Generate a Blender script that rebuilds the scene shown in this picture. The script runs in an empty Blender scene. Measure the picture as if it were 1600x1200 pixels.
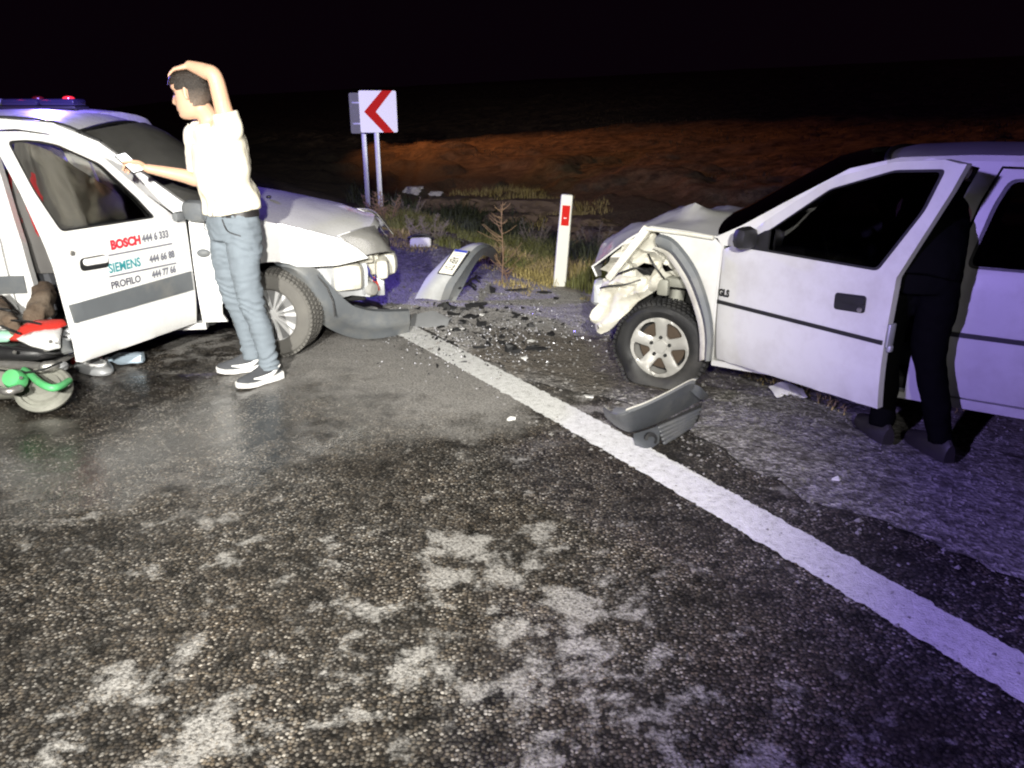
import bpy, bmesh, math, random
import numpy as np
from mathutils import Vector, Matrix, noise
from mathutils.geometry import delaunay_2d_cdt
R = math.radians
rnd = random.Random(7)
scene = bpy.context.scene
col = scene.collection

# ------------------------------------------------------------------ camera, sky, lamps, exposure
CAMH, PITCH, FPX = 1.6, R(20), 1200.0
cam = bpy.data.cameras.new('camera'); cam.lens = 27.0; cam.sensor_width = 36.0; cam.clip_end = 2000; cam.clip_start = .05
cam_o = bpy.data.objects.new('camera', cam); col.objects.link(cam_o)
cam_o.location = (0, 0, CAMH); cam_o.rotation_euler = (R(90) - PITCH, 0, 0)
scene.camera = cam_o

world = bpy.data.worlds.new('World'); scene.world = world; world.use_nodes = True
wn = world.node_tree; wn.nodes.clear()
sky = wn.nodes.new('ShaderNodeTexSky'); sky.sky_type = 'NISHITA'; sky.sun_disc = False
sky.sun_elevation = R(-9); sky.sun_rotation = R(250)
bg1 = wn.nodes.new('ShaderNodeBackground'); bg1.inputs[1].default_value = .05
bg2 = wn.nodes.new('ShaderNodeBackground'); bg2.inputs[0].default_value = (.75, .25, .70, 1); bg2.inputs[1].default_value = .0028
addn = wn.nodes.new('ShaderNodeAddShader'); outw = wn.nodes.new('ShaderNodeOutputWorld')
wn.links.new(sky.outputs[0], bg1.inputs[0]); wn.links.new(bg1.outputs[0], addn.inputs[0])
wn.links.new(bg2.outputs[0], addn.inputs[1]); wn.links.new(addn.outputs[0], outw.inputs[0])

vs = scene.view_settings
vs.view_transform = 'Standard'; vs.look = 'None'; vs.exposure = 0; vs.gamma = 1; vs.use_curve_mapping = False
scene.render.engine = 'CYCLES'
scene.cycles.use_denoising = True; scene.cycles.pixel_filter_type = 'BLACKMAN_HARRIS'; scene.cycles.filter_width = 2.1
scene.cycles.max_bounces = 6; scene.cycles.transparent_max_bounces = 12
scene.cycles.sample_clamp_indirect = 3.0
scene.cycles.caustics_reflective = False; scene.cycles.caustics_refractive = False

def lamp(name, kind, loc, power, color, size=.05, aim=None, cone=60, blend=.5):
    l = bpy.data.lights.new(name, kind); l.energy = power; l.color = color
    if kind == 'SUN': l.angle = size
    else: l.shadow_soft_size = size
    if kind == 'SPOT': l.spot_size = R(cone); l.spot_blend = blend
    o = bpy.data.objects.new(name, l); col.objects.link(o); o.location = loc
    if aim is not None:
        o.rotation_euler = (Vector(aim) - Vector(loc)).to_track_quat('-Z', 'Y').to_euler()
    return o
WHITE = (1.0, .97, .90); BLUE = (.20, .13, 1.0); AMBER = (1.0, .30, .05)
lamp('moonlight', 'SUN', (0, 0, 30), .004, (.8, .8, 1), R(.5), aim=(3, 6, 0))
# work lamps on the cab of the truck standing behind the photographer
lamp('work_lamp', 'SPOT', (-1.0, -1.6, 2.5), 3100, WHITE, .07, aim=(-2.3, 3.9, .45), cone=78, blend=.9)
lamp('work_lamp', 'SPOT', (.15, -1.6, 2.5), 2350, WHITE, .07, aim=(-.60, 5.4, .30), cone=54, blend=.9)
# roof beacon of the patrol car left of the photographer, sweeping to the right
lamp('beacon_lamp', 'SPOT', (-2.6, -1.2, 2.4), 1650, (.42, .32, 1.0), .08, aim=(2.5, 2.35, .5), cone=44, blend=.9)
# lit lamps of the patrol car parked beyond the left wreck
lamp('lightbar_lamp', 'POINT', (-4.1, 7.3, 2.35), 560, (.24, .17, 1.0), .06)
lamp('lightbar_lamp', 'POINT', (-5.6, 8.2, 2.1), 2, (1, .03, .03), .05)
# added amber spot with no built source, shaped to light the hillside
lamp('hillside_amber_spot', 'SPOT', (-12.0, 40, 7.5), 7600, (1.0, .34, .10), .1, aim=(.8, 26.0, .3), cone=37, blend=1.0)

# ------------------------------------------------------------------ pixel to place
def at(u, v, h=0.0):
    a = (u - 800) / FPX; b = (v - 600) / FPX
    c, s = math.cos(PITCH), math.sin(PITCH)
    d = (a, c - b * s, -(b * c + s)); t = (h - CAMH) / d[2]
    return Vector((a * t, d[1] * t, h))
def aty(u, v, Y):
    a = (u - 800) / FPX; b = (v - 600) / FPX
    c, s = math.cos(PITCH), math.sin(PITCH)
    d = (a, c - b * s, -(b * c + s)); t = Y / d[1]
    return Vector((a * t, Y, CAMH + d[2] * t))

# ------------------------------------------------------------------ materials
MATS = {}
class N:
    def __init__(s, name):
        s.m = bpy.data.materials.new(name); s.m.use_nodes = True; s.t = s.m.node_tree
        s.b = s.t.nodes['Principled BSDF']; s.out = s.t.nodes['Material Output']
    def n(s, kind, **kw):
        x = s.t.nodes.new('ShaderNode' + kind)
        for k, v in kw.items(): setattr(x, k, v)
        return x
    def l(s, a, b): s.t.links.new(a, b)
    def noise(s, vec, scale, detail=4, rough=.55, dist=0):
        x = s.n('TexNoise'); x.inputs['Scale'].default_value = scale; x.inputs['Detail'].default_value = detail
        x.inputs['Roughness'].default_value = rough; x.inputs['Distortion'].default_value = dist
        if vec is not None: s.l(vec, x.inputs['Vector'])
        return x.outputs['Fac']
    def ramp(s, fac, stops):
        x = s.n('ValToRGB'); e = x.color_ramp.elements
        while len(e) > 1: e.remove(e[-1])
        for i, (p, c) in enumerate(stops):
            k = e[0] if i == 0 else e.new(p)
            k.position = p
            k.color = (c, c, c, 1) if not hasattr(c, '__len__') else (c[0], c[1], c[2], 1)
        s.l(fac, x.inputs[0]); return x.outputs[0]
    def mix(s, fac, a, b, mode='MIX'):
        x = s.n('Mix', data_type='RGBA', blend_type=mode)
        for sock, v in ((x.inputs[0], fac), (x.inputs[6], a), (x.inputs[7], b)):
            if isinstance(v, bpy.types.NodeSocket): s.l(v, sock)
            elif hasattr(v, '__len__'): sock.default_value = (v[0], v[1], v[2], 1)
            else: sock.default_value = v
        return x.outputs[2]
    def math(s, op, a, b=None, c=None, clamp=False):
        x = s.n('Math', operation=op); x.use_clamp = clamp
        for i, v in enumerate((a, b, c)):
            if v is None: continue
            if isinstance(v, bpy.types.NodeSocket): s.l(v, x.inputs[i])
            else: x.inputs[i].default_value = v
        return x.outputs[0]
    def bump(s, h, strength, dist, prev=None):
        x = s.n('Bump'); x.inputs['Strength'].default_value = strength; x.inputs['Distance'].default_value = dist
        s.l(h, x.inputs['Height'])
        if prev is not None: s.l(prev, x.inputs['Normal'])
        return x.outputs[0]
    def pos(s): return s.n('NewGeometry').outputs['Position']
    def obj(s): return s.n('TexCoord').outputs['Object']

def pbr(name, color, rough=.5, metal=0., var=.12, vs=7., bump=0., bs=60., coat=0., dirt=0., dcol=(.16, .13, .09), spec=.5):
    if name in MATS: return MATS[name]
    k = N(name); v = k.obj()
    f = k.noise(v, vs, 5)
    c = k.mix(f, tuple(x * (1 - var) for x in color), tuple(min(1, x * (1 + var)) for x in color))
    if dirt > 0:
        d = k.noise(v, 3.1, 8, .68)
        d = k.ramp(d, [(.48, 0.), (.72, dirt)])
        c = k.mix(d, c, dcol)
    k.l(c, k.b.inputs['Base Color'])
    fr = k.noise(v, vs * 3, 3)
    k.l(k.math('MULTIPLY_ADD', fr, .25, max(.02, rough - .12)), k.b.inputs['Roughness'])
    k.b.inputs['Metallic'].default_value = metal
    k.b.inputs['Specular IOR Level'].default_value = spec
    if coat: k.b.inputs['Coat Weight'].default_value = coat; k.b.inputs['Coat Roughness'].default_value = .06
    if bump:
        k.l(k.bump(k.noise(v, bs, 5), bump, .01), k.b.inputs['Normal'])
    MATS[name] = k.m; return k.m

def glass(name, tint, refl=1.0, film=0.):
    if name in MATS: return MATS[name]
    k = N(name); k.t.nodes.remove(k.b)
    tr = k.n('BsdfTransparent'); tr.inputs[0].default_value = (*tint, 1)
    gl = k.n('BsdfGlossy'); gl.inputs['Roughness'].default_value = .03; gl.inputs[0].default_value = (refl, refl, refl, 1)
    fr = k.n('Fresnel'); fr.inputs[0].default_value = 1.45
    mx = k.n('MixShader'); k.l(fr.outputs[0], mx.inputs[0]); k.l(tr.outputs[0], mx.inputs[1]); k.l(gl.outputs[0], mx.inputs[2])
    sh_ = mx.outputs[0]
    if film:
        df = k.n('BsdfDiffuse'); df.inputs[0].default_value = (.55, .54, .50, 1); m2 = k.n('MixShader')
        k.l(k.math('MULTIPLY', k.ramp(k.noise(k.obj(), 2.2, 6, .65), [(.3, .45), (.7, 1.)]), film), m2.inputs[0]); k.l(sh_, m2.inputs[1]); k.l(df.outputs[0], m2.inputs[2]); sh_ = m2.outputs[0]
    k.l(sh_, k.out.inputs[0]); MATS[name] = k.m; return k.m
def glow(name, color, strength):
    if name in MATS: return MATS[name]
    k = N(name); k.b.inputs['Base Color'].default_value = (*color, 1)
    k.b.inputs['Emission Color'].default_value = (*color, 1); k.b.inputs['Emission Strength'].default_value = strength
    k.b.inputs['Roughness'].default_value = .2
    MATS[name] = k.m; return k.m

# the line runs along ET, EP points across it to the far side
LO = Vector((-.65, 5.35, 0)); ET = Vector((-.525, .851, 0)); EP = Vector((.851, .525, 0))
def tp(t, p, z=0.0): return LO + ET * t + EP * p + Vector((0, 0, z))

def p_coord(k, v):
    d = k.n('VectorMath', operation='DOT_PRODUCT'); k.l(v, d.inputs[0]); d.inputs[1].default_value = EP
    return k.math('SUBTRACT', d.outputs['Value'], LO.dot(EP))
def blob(k, v, cx, cy, rx, ry, rot, wob):
    m = k.n('Mapping', vector_type='TEXTURE'); m.inputs['Location'].default_value = (cx, cy, 0)
    m.inputs['Rotation'].default_value = (0, 0, R(rot)); m.inputs['Scale'].default_value = (rx, ry, 1); k.l(v, m.inputs[0])
    ln = k.n('VectorMath', operation='LENGTH'); k.l(m.outputs[0], ln.inputs[0])
    w = k.math('MULTIPLY_ADD', wob, 1.3, ln.outputs['Value'])
    mr = k.n('MapRange', interpolation_type='SMOOTHSTEP'); k.l(w, mr.inputs[0])
    mr.inputs[1].default_value = 1.95; mr.inputs[2].default_value = 1.35; mr.inputs[3].default_value = 0; mr.inputs[4].default_value = 1
    return mr.outputs[0]

def asphalt_mat():
    k = N('wet_asphalt'); v = k.pos()
    flat = k.n('VectorMath', operation='MULTIPLY'); k.l(v, flat.inputs[0]); flat.inputs[1].default_value = (1, 1, 0); v2 = flat.outputs[0]
    warp = k.n('TexNoise'); warp.inputs['Scale'].default_value = 60; k.l(v2, warp.inputs['Vector'])
    wv = k.n('VectorMath', operation='MULTIPLY_ADD'); k.l(warp.outputs['Color'], wv.inputs[0]); wv.inputs[1].default_value = (.006, .006, 0); k.l(v2, wv.inputs[2])
    vo = k.n('TexVoronoi', voronoi_dimensions='2D', feature='F1'); vo.inputs['Scale'].default_value = 86; k.l(wv.outputs[0], vo.inputs['Vector'])
    sep = k.n('SeparateColor'); k.l(vo.outputs['Color'], sep.inputs[0])
    stone = k.ramp(sep.outputs[0], [(0., (.030, .028, .026)), (.28, (.055, .050, .046)), (.46, (.085, .070, .054)), (.6, (.11, .106, .10)), (.74, (.155, .130, .10)), (.88, (.20, .19, .175)), (1., (.40, .38, .35))])
    edge = k.ramp(vo.outputs['Distance'], [(.30, 1.), (.62, 0.)])
    binder = k.mix(k.noise(v2, 30, 4), (.006, .0055, .005), (.022, .020, .018))
    exposed = k.ramp(k.noise(v2, 2.2, 5, .6), [(.30, .25), (.62, 1.)])
    c = k.mix(k.math('MULTIPLY', edge, exposed), binder, stone)
    mott = k.ramp(k.noise(v2, 11, 6, .68), [(.36, .22), (.50, .85), (.66, 1.35)])
    c = k.mix(1.0, c, mott, 'MULTIPLY')
    brown = k.ramp(k.noise(v2, 1.7, 4, .6), [(.35, 0.), (.7, .55)])
    c = k.mix(brown, c, k.mix(1.0, c, (1.06, .92, .76), 'MULTIPLY'))
    # pale dried dust
    wob = k.noise(v2, 3.5, 6, .62)
    n1 = k.noise(v2, 5.2, 9, .70, .15); n2 = k.noise(v2, .7, 3, .5)
    fine = k.ramp(k.noise(v2, 70, 5, .7), [(.36, .10), (.56, 1.)])
    patch = k.ramp(k.math('ADD', k.math('MULTIPLY', blob(k, v2, -1.15, 1.75, 1.5, .9, 0, wob), .036), k.math('MULTIPLY_ADD', n2, .55, k.math('MULTIPLY', n1, .75))), [(.695, 0.), (.755, 1.)])
    dry = blob(k, v2, -.85, 4.55, 1.15, .72, -38, wob)
    dry2 = blob(k, v2, -1.75, 3.55, .65, .26, 35, wob)
    dry3 = blob(k, v2, -.9, 1.75, 1.0, .28, 10, wob)
    dust = k.math('MAXIMUM', k.math('MULTIPLY', patch, .85), k.math('MAXIMUM', k.math('MULTIPLY', dry, .9), k.math('MAXIMUM', k.math('MULTIPLY', dry2, .45), k.math('MULTIPLY', k.math('MULTIPLY', dry3, 1.5), k.ramp(n1, [(.53, 0.), (.60, .6)])))))
    pool = blob(k, v2, -2.15, 3.75, 1.5, .95, -5, wob)
    dust = k.math('MULTIPLY', k.math('MULTIPLY', dust, k.math('MAXIMUM', fine, k.math('MULTIPLY', dry, .55))), k.math('MULTIPLY_ADD', pool, -.85, 1.0))
    c = k.mix(dust, c, k.mix(k.noise(v2, 14, 4), (.25, .24, .225), (.39, .375, .355)))
    k.l(c, k.b.inputs['Base Color'])
    # wet film, soaked round the fallen moped
    pool2 = blob(k, v2, -1.75, 3.3, .8, .45, 35, wob)
    wet = k.math('MAXIMUM', pool, k.math('MULTIPLY', pool2, .9))
    wn_ = k.ramp(k.noise(v2, 1.3, 5, .6), [(.40, 0.), (.66, .75)])
    wet = k.math('MAXIMUM', wet, wn_)
    rg = k.math('MULTIPLY_ADD', wet, -.58, .72); rg = k.math('MULTIPLY_ADD', dust, .25, rg)
    rg = k.math('MULTIPLY_ADD', k.noise(v2, 45, 3), .14, rg)
    k.l(rg, k.b.inputs['Roughness']); k.l(k.math('MULTIPLY_ADD', pool, .5, k.math('MULTIPLY_ADD', wet, .34, .16)), k.b.inputs['Specular IOR Level'])
    hgt = k.math('MULTIPLY', k.math('MULTIPLY', edge, exposed), k.math('MULTIPLY_ADD', sep.outputs[1], .8, .4))
    hgt = k.math('MULTIPLY', hgt, k.math('SUBTRACT', 1.0, k.math('MULTIPLY', dust, .75)))
    hgt = k.math('MULTIPLY', hgt, k.math('SUBTRACT', 1.0, k.math('MULTIPLY', k.math('MAXIMUM', pool, pool2), .86)))
    b1 = k.bump(k.noise(v2, 9, 5), .25, .02)
    k.l(k.bump(hgt, .6, .006, b1), k.b.inputs['Normal'])
    return k.m

def ground_mat():
    k = N('roadside_ground'); v = k.pos(); p = p_coord(k, v)
    w = k.noise(v, 1.6, 6, .65)
    pw = k.math('MULTIPLY_ADD', w, 1.6, k.math('SUBTRACT', p, .8))
    vo = k.n('TexVoronoi'); vo.inputs['Scale'].default_value = 46; k.l(v, vo.inputs['Vector'])
    sep = k.n('SeparateColor'); k.l(vo.outputs['Color'], sep.inputs[0])
    grav = k.ramp(sep.outputs[0], [(0., (.09, .086, .082)), (.4, (.20, .19, .18)), (.75, (.30, .29, .28)), (1., (.44, .42, .40))])
    grav = k.mix(k.ramp(k.noise(v, 16, 5, .7), [(.36, 1.), (.52, 0.)]), grav, (.07, .062, .055))
    wb = k.noise(v, 3.5, 6, .62); st = k.math('MAXIMUM', k.math('MULTIPLY', blob(k, v, .62, 4.9, 1.0, .62, -30, wb), .9), k.ramp(k.noise(v, 1.5, 7, .7), [(.34, .35), (.46, 0.)]))
    grav = k.mix(k.math('MULTIPLY', blob(k, v, -.25, 6.1, 1.7, 1.5, -30, wb), .8), grav, k.mix(k.noise(v, 20, 6, .7), (.34, .325, .31), (.56, .54, .52)))
    grav = k.mix(st, grav, k.mix(1.0, grav, (.26, .225, .18), 'MULTIPLY'))
    soil = k.mix(k.noise(v, 5, 6, .7), (.035, .026, .016), (.12, .09, .05))
    soil = k.mix(k.ramp(k.noise(v, 26, 4), [(.5, 0.), (.7, 1.)]), soil, (.19, .15, .08))
    field = k.mix(k.ramp(k.noise(v, 2.4, 8, .75), [(.38, 0.), (.62, 1.)]), (.06, .035, .018), (.36, .25, .14))
    a = k.n('MapRange', interpolation_type='SMOOTHSTEP'); k.l(pw, a.inputs[0]); a.inputs[1].default_value = 1.7; a.inputs[2].default_value = 2.3
    b = k.n('MapRange', interpolation_type='SMOOTHSTEP'); k.l(pw, b.inputs[0]); b.inputs[1].default_value = 7.5; b.inputs[2].default_value = 10
    c = k.mix(a.outputs[0], grav, soil); c = k.mix(b.outputs[0], c, field)
    k.l(c, k.b.inputs['Base Color']); k.b.inputs['Roughness'].default_value = .85
    b1 = k.bump(k.noise(v, 5, 7, .7), .7, .10)
    k.l(k.bump(vo.outputs['Distance'], .8, .012, b1), k.b.inputs['Normal'])
    return k.m

def paint_line_mat():
    k = N('line_paint'); v = k.pos()
    f = k.noise(v, 26, 6, .65); g = k.noise(v, 140, 3)
    c = k.mix(k.ramp(f, [(.3, 0.), (.7, 1.)]), (.58, .58, .56), (.80, .80, .79))
    worn = k.ramp(k.math('MULTIPLY_ADD', g, .6, k.math('MULTIPLY', f, .55)), [(.40, 1.), (.50, 0.)])
    c = k.mix(k.math('MULTIPLY', worn, .75), c, (.16, .15, .14)); k.l(c, k.b.inputs['Base Color'])
    k.b.inputs['Roughness'].default_value = .6
    k.l(k.bump(k.math('ADD', f, g), .55, .008), k.b.inputs['Normal'])
    return k.m

M_white = pbr('white_car_paint', (.80, .80, .79), .28, 0, .03, 4, coat=.5, dirt=.18, dcol=(.45, .42, .36))
M_oldwhite = pbr('weathered_white_paint', (.56, .56, .545), .34, 0, .06, 3, coat=.35, dirt=.4, dcol=(.30, .28, .24))
M_cream = pbr('white_bodyshell_paint', (.64, .625, .55), .45, 0, .10, 6, coat=.2, dirt=.75, dcol=(.20, .17, .12), bump=.25, bs=22)
M_grey = pbr('grey_bumper_plastic', (.115, .125, .135), .52, 0, .12, 9, bump=.15, bs=240, dirt=.55, dcol=(.26, .25, .22))
M_dkgrey = pbr('dark_grey_plastic', (.062, .067, .075), .5, 0, .14, 9, bump=.15, bs=240, dirt=.5, dcol=(.17, .165, .15))
M_black = pbr('black_plastic', (.014, .014, .015), .45, 0, .2, 10, bump=.1, bs=180)
M_dark = pbr('dark_underside', (.010, .010, .010), .8, 0, .3, 6)
M_tyre = pbr('tyre_rubber', (.010, .010, .011), .6, 0, .2, 8, bump=.15, bs=90, dirt=.5, dcol=(.075, .07, .062))
M_tyred = pbr('dusty_tyre_rubber', (.12, .115, .105), .85, 0, .15, 8, bump=.15, bs=90, dirt=.5, dcol=(.20, .19, .17))
M_alloy = pbr('alloy_silver', (.56, .55, .52), .36, .55, .08, 10, dirt=.4, dcol=(.20, .18, .14))
M_hub = pbr('hubcap_silver', (.68, .68, .68), .35, .05, .05, 10, dirt=.2, dcol=(.3, .28, .24))
M_hubd = pbr('hubcap_backing_grey', (.20, .20, .20), .5, .2, .1, 10)  # grey plastic of the disc behind the hubcap spokes
M_glass = glass('car_glass', (.55, .58, .57))
M_screen_glass = glass('windscreen_glass', (.62, .66, .64), 1., .16)
M_clear = glass('lamp_lens', (.85, .85, .87), 1., .62)
M_refl = pbr('lamp_reflector', (.66, .66, .70), .22, .35, .05)
M_steel = pbr('steel', (.45, .44, .42), .4, .8, .15, 12, dirt=.4)
M_galv = pbr('galvanised_steel', (.42, .43, .44), .5, .5, .15, 14)
M_redp = pbr('red_plastic', (.55, .035, .025), .42, 0, .15, 8, dirt=.5, dcol=(.28, .14, .11))
M_red2 = pbr('red_reflective_film', (.55, .02, .015), .75, 0, .05, 8, spec=.05)
M_signw = pbr('white_reflective_film', (.93, .93, .92), .75, 0, .01, 8, spec=.1)
M_green = pbr('green_enamel', (.10, .48, .17), .45, 0, .15, 8, dirt=.6, dcol=(.14, .22, .12))
M_mint = pbr('mint_plastic', (.35, .62, .46), .4, 0, .08, 8)
M_seat = pbr('grey_seat_cloth', (.07, .072, .08), .9, 0, .2, 14, bump=.25, bs=220)
M_dimred = pbr('unlit_red_lens', (.10, .006, .006), .3)
M_redcloth = pbr('red_cloth', (.42, .035, .04), .85, 0, .15, 10, bump=.2, bs=150)
M_greycloth = pbr('grey_cloth', (.13, .125, .12), .9, 0, .12, 8, bump=.2, bs=200)
M_brown = pbr('muddy_brown_cloth', (.11, .075, .05), .9, 0, .4, 12, bump=.5, bs=60, dirt=.5, dcol=(.28, .24, .19))
M_skin = pbr('skin', (.60, .36, .24), .5, 0, .07, 12, bump=.04, bs=200)
M_hair = pbr('dark_hair', (.022, .016, .012), .5, 0, .4, 60, bump=.6, bs=160)
k = N('faded_haircut'); v_ = k.obj(); sx_ = k.n('SeparateXYZ'); k.l(v_, sx_.inputs[0])
zf = k.math('MULTIPLY_ADD', k.noise(v_, 60, 4), .03, sx_.outputs['Z'])
k.l(k.mix(k.ramp(k.noise(v_, 130, 4), [(.35, 0.), (.65, 1.)]), k.ramp(k.math('MULTIPLY_ADD', zf, 8.0, -12.85), [(.0, (.20, .15, .115)), (.75, (.030, .022, .017))]), k.ramp(k.math('MULTIPLY_ADD', zf, 8.0, -12.85), [(.0, (.13, .098, .076)), (.75, (.012, .009, .007))])), k.b.inputs['Base Color'])
k.b.inputs['Roughness'].default_value = .55; k.l(k.bump(k.noise(v_, 170, 4), .7, .01), k.b.inputs['Normal']); M_fade = k.m
M_shirt = pbr('cream_cotton', (.74, .69, .56), .9, 0, .03, 6, bump=.15, bs=240)
M_jeans = pbr('faded_blue_denim', (.165, .195, .225), .85, 0, .14, 9, bump=.3, bs=260)
M_belt = pbr('black_leather', (.022, .02, .02), .45, 0, .2, 20)
M_shoe = pbr('charcoal_knit', (.05, .053, .06), .75, 0, .2, 20, bump=.35, bs=220)
M_sole = pbr('white_rubber', (.80, .79, .77), .5, 0, .04, 10)
M_blackcloth = pbr('black_cloth', (.004, .004, .0045), .9, 0, .2, 8, bump=.2, bs=200, spec=0.)
M_phone = pbr('phone_case', (.02, .02, .022), .25)
M_screen = glow('lit_phone_screen', (.95, .97, 1.0), 2.2)
M_blue = pbr('blue_livery_film', (.03, .05, .36), .35, 0, .06)
M_teal = pbr('teal_print', (.02, .25, .29), .5); M_redprint = pbr('red_print', (.58, .02, .04), .5)
M_greyp = pbr('grey_print', (.15, .155, .19), .5); M_darkp = pbr('dark_print', (.10, .10, .13), .5)
M_plate = pbr('number_plate_white', (.84, .82, .70), .35, 0, .02)
M_post = pbr('marker_post_plastic', (.72, .72, .64), .5, 0, .06, 6, dirt=.35, dcol=(.45, .43, .34))
M_grass = pbr('green_grass_blade', (.125, .13, .035), .7, 0, .35, 3)
M_dgrass = pbr('dry_grass_blade', (.36, .29, .11), .8, 0, .3, 3)
M_twig = pbr('dry_twig', (.22, .14, .08), .85, 0, .3, 12)
M_twig2 = pbr('grey_dry_stalk', (.15, .125, .10), .85, 0, .3, 12)
M_rock = pbr('brown_rock', (.13, .092, .056), .9, 0, .35, 3, bump=.7, bs=9)
M_stone = pbr('pale_stone', (.62, .60, .57), .85, 0, .12, 5, bump=.4, bs=20)
M_pebble = pbr('pebble', (.17, .163, .155), .85, 0, .4, 30)
M_foam = pbr('white_plastic_scrap', (.66, .66, .64), .6, 0, .05, 10)
M_bottle = pbr('clear_blue_plastic', (.55, .68, .80), .15, 0, .2, 20)
M_bluebit = pbr('dark_blue_plastic', (.03, .03, .20), .4)
M_engine = pbr('dusty_engine_metal', (.26, .26, .225), .6, .3, .2, 10, dirt=.4)

# ------------------------------------------------------------------ mesh helpers
def tag(o, label=None, cat=None, group=None, kind=None):
    for k_, v_ in (('label', label), ('category', cat), ('group', group), ('kind', kind)):
        if v_: o[k_] = v_
    return o
def empty(name, loc, rz=0.0, label=None, cat=None, group=None):
    o = bpy.data.objects.new(name, None); col.objects.link(o); o.location = loc; o.rotation_euler = (0, 0, rz)
    o.empty_display_size = .2
    return tag(o, label, cat, group)
def mk(name, vf, mat, parent=None, smooth=True, ang=40, loc=None):
    v, f = vf
    me = bpy.data.meshes.new(name); me.from_pydata([tuple(x) for x in v], [], [tuple(x) for x in f])
    me.validate(); me.update()
    bm = bmesh.new(); bm.from_mesh(me); bmesh.ops.recalc_face_normals(bm, faces=bm.faces); bm.to_mesh(me); bm.free()
    if smooth:
        me.shade_smooth()
        me.set_sharp_from_angle(angle=R(ang))
    me.materials.append(mat)
    o = bpy.data.objects.new(name, me); col.objects.link(o)
    if parent is not None: o.parent = parent
    if loc is not None: o.location = loc
    return o
def join(*parts):
    V, Fc = [], []
    for v, f in parts:
        n = len(V); V += [tuple(x) for x in v]; Fc += [tuple(i + n for i in q) for q in f]
    return V, Fc
def xf(vf, M): return [tuple(M @ Vector(x)) for x in vf[0]], vf[1]
def fn(vf, f): return [tuple(f(Vector(x))) for x in vf[0]], vf[1]
def box(c, d, bev=.01, rot=None, seg=2):
    bm = bmesh.new(); bmesh.ops.create_cube(bm, size=1)
    bmesh.ops.scale(bm, vec=d, verts=bm.verts)
    if bev > 0: bmesh.ops.bevel(bm, geom=list(bm.edges), offset=min(bev, min(d) * .45), segments=seg, profile=.5, affect='EDGES')
    M = Matrix.Translation(c) @ (rot if rot is not None else Matrix.Identity(4))
    bmesh.ops.transform(bm, matrix=M, verts=bm.verts)
    bm.verts.index_update()
    r = [tuple(v.co) for v in bm.verts], [tuple(v.index for v in f.verts) for f in bm.faces]; bm.free(); return r
def grid(rows, closed=False, cap=False):
    """rows: equal-length lists of points"""
    n = len(rows[0]); V = [tuple(p) for r in rows for p in r]; Fc = []
    for i in range(len(rows) - 1):
        for j in range(n if closed else n - 1):
            a = i * n + j; b = i * n + (j + 1) % n
            Fc.append((a, b, b + n, a + n))
    if cap and closed:
        Fc.append(tuple(range(n))[::-1]); Fc.append(tuple(range((len(rows) - 1) * n, len(rows) * n)))
    return V, Fc
def thick(rows, th, up=None):
    """an open sheet of rows given a thickness th along its vertex normals"""
    v, f = grid(rows); V = [Vector(x) for x in v]; nr = [Vector() for _ in V]
    for q in f:
        nn = (V[q[1]] - V[q[0]]).cross(V[q[3]] - V[q[0]])
        for i in q: nr[i] += nn
    if up is not None and sum((n.dot(Vector(up)) for n in nr)) < 0: nr = [-n for n in nr]
    back = [V[i] - (nr[i].normalized() if nr[i].length > 0 else Vector()) * th for i in range(len(V))]
    n = len(V); R_, C_ = len(rows), len(rows[0])
    F2 = list(f) + [tuple(i + n for i in q[::-1]) for q in f]
    loop = [j for j in range(C_)] + [i * C_ + C_ - 1 for i in range(1, R_)] + [(R_ - 1) * C_ + j for j in range(C_ - 2, -1, -1)] + [i * C_ for i in range(R_ - 2, 0, -1)]
    for a, b in zip(loop, loop[1:] + loop[:1]): F2.append((a, b, b + n, a + n))
    return V + back, F2
def catmull(P, n):
    P = [np.array(p, float) for p in P]
    if len(P) == 2: return [P[0] + (P[1] - P[0]) * t for t in np.linspace(0, 1, n + 1)]
    out = []
    for i in range(len(P) - 1):
        a = P[i - 1] if i > 0 else 2 * P[0] - P[1]; b, c = P[i], P[i + 1]; d = P[i + 2] if i + 2 < len(P) else 2 * P[-1] - P[-2]
        for t in np.linspace(0, 1, n, endpoint=False):
            out.append(.5 * ((2 * b) + (c - a) * t + (2 * a - 5 * b + 4 * c - d) * t * t + (3 * b - 3 * c + d - a) * t ** 3))
    out.append(P[-1]); return out
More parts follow.
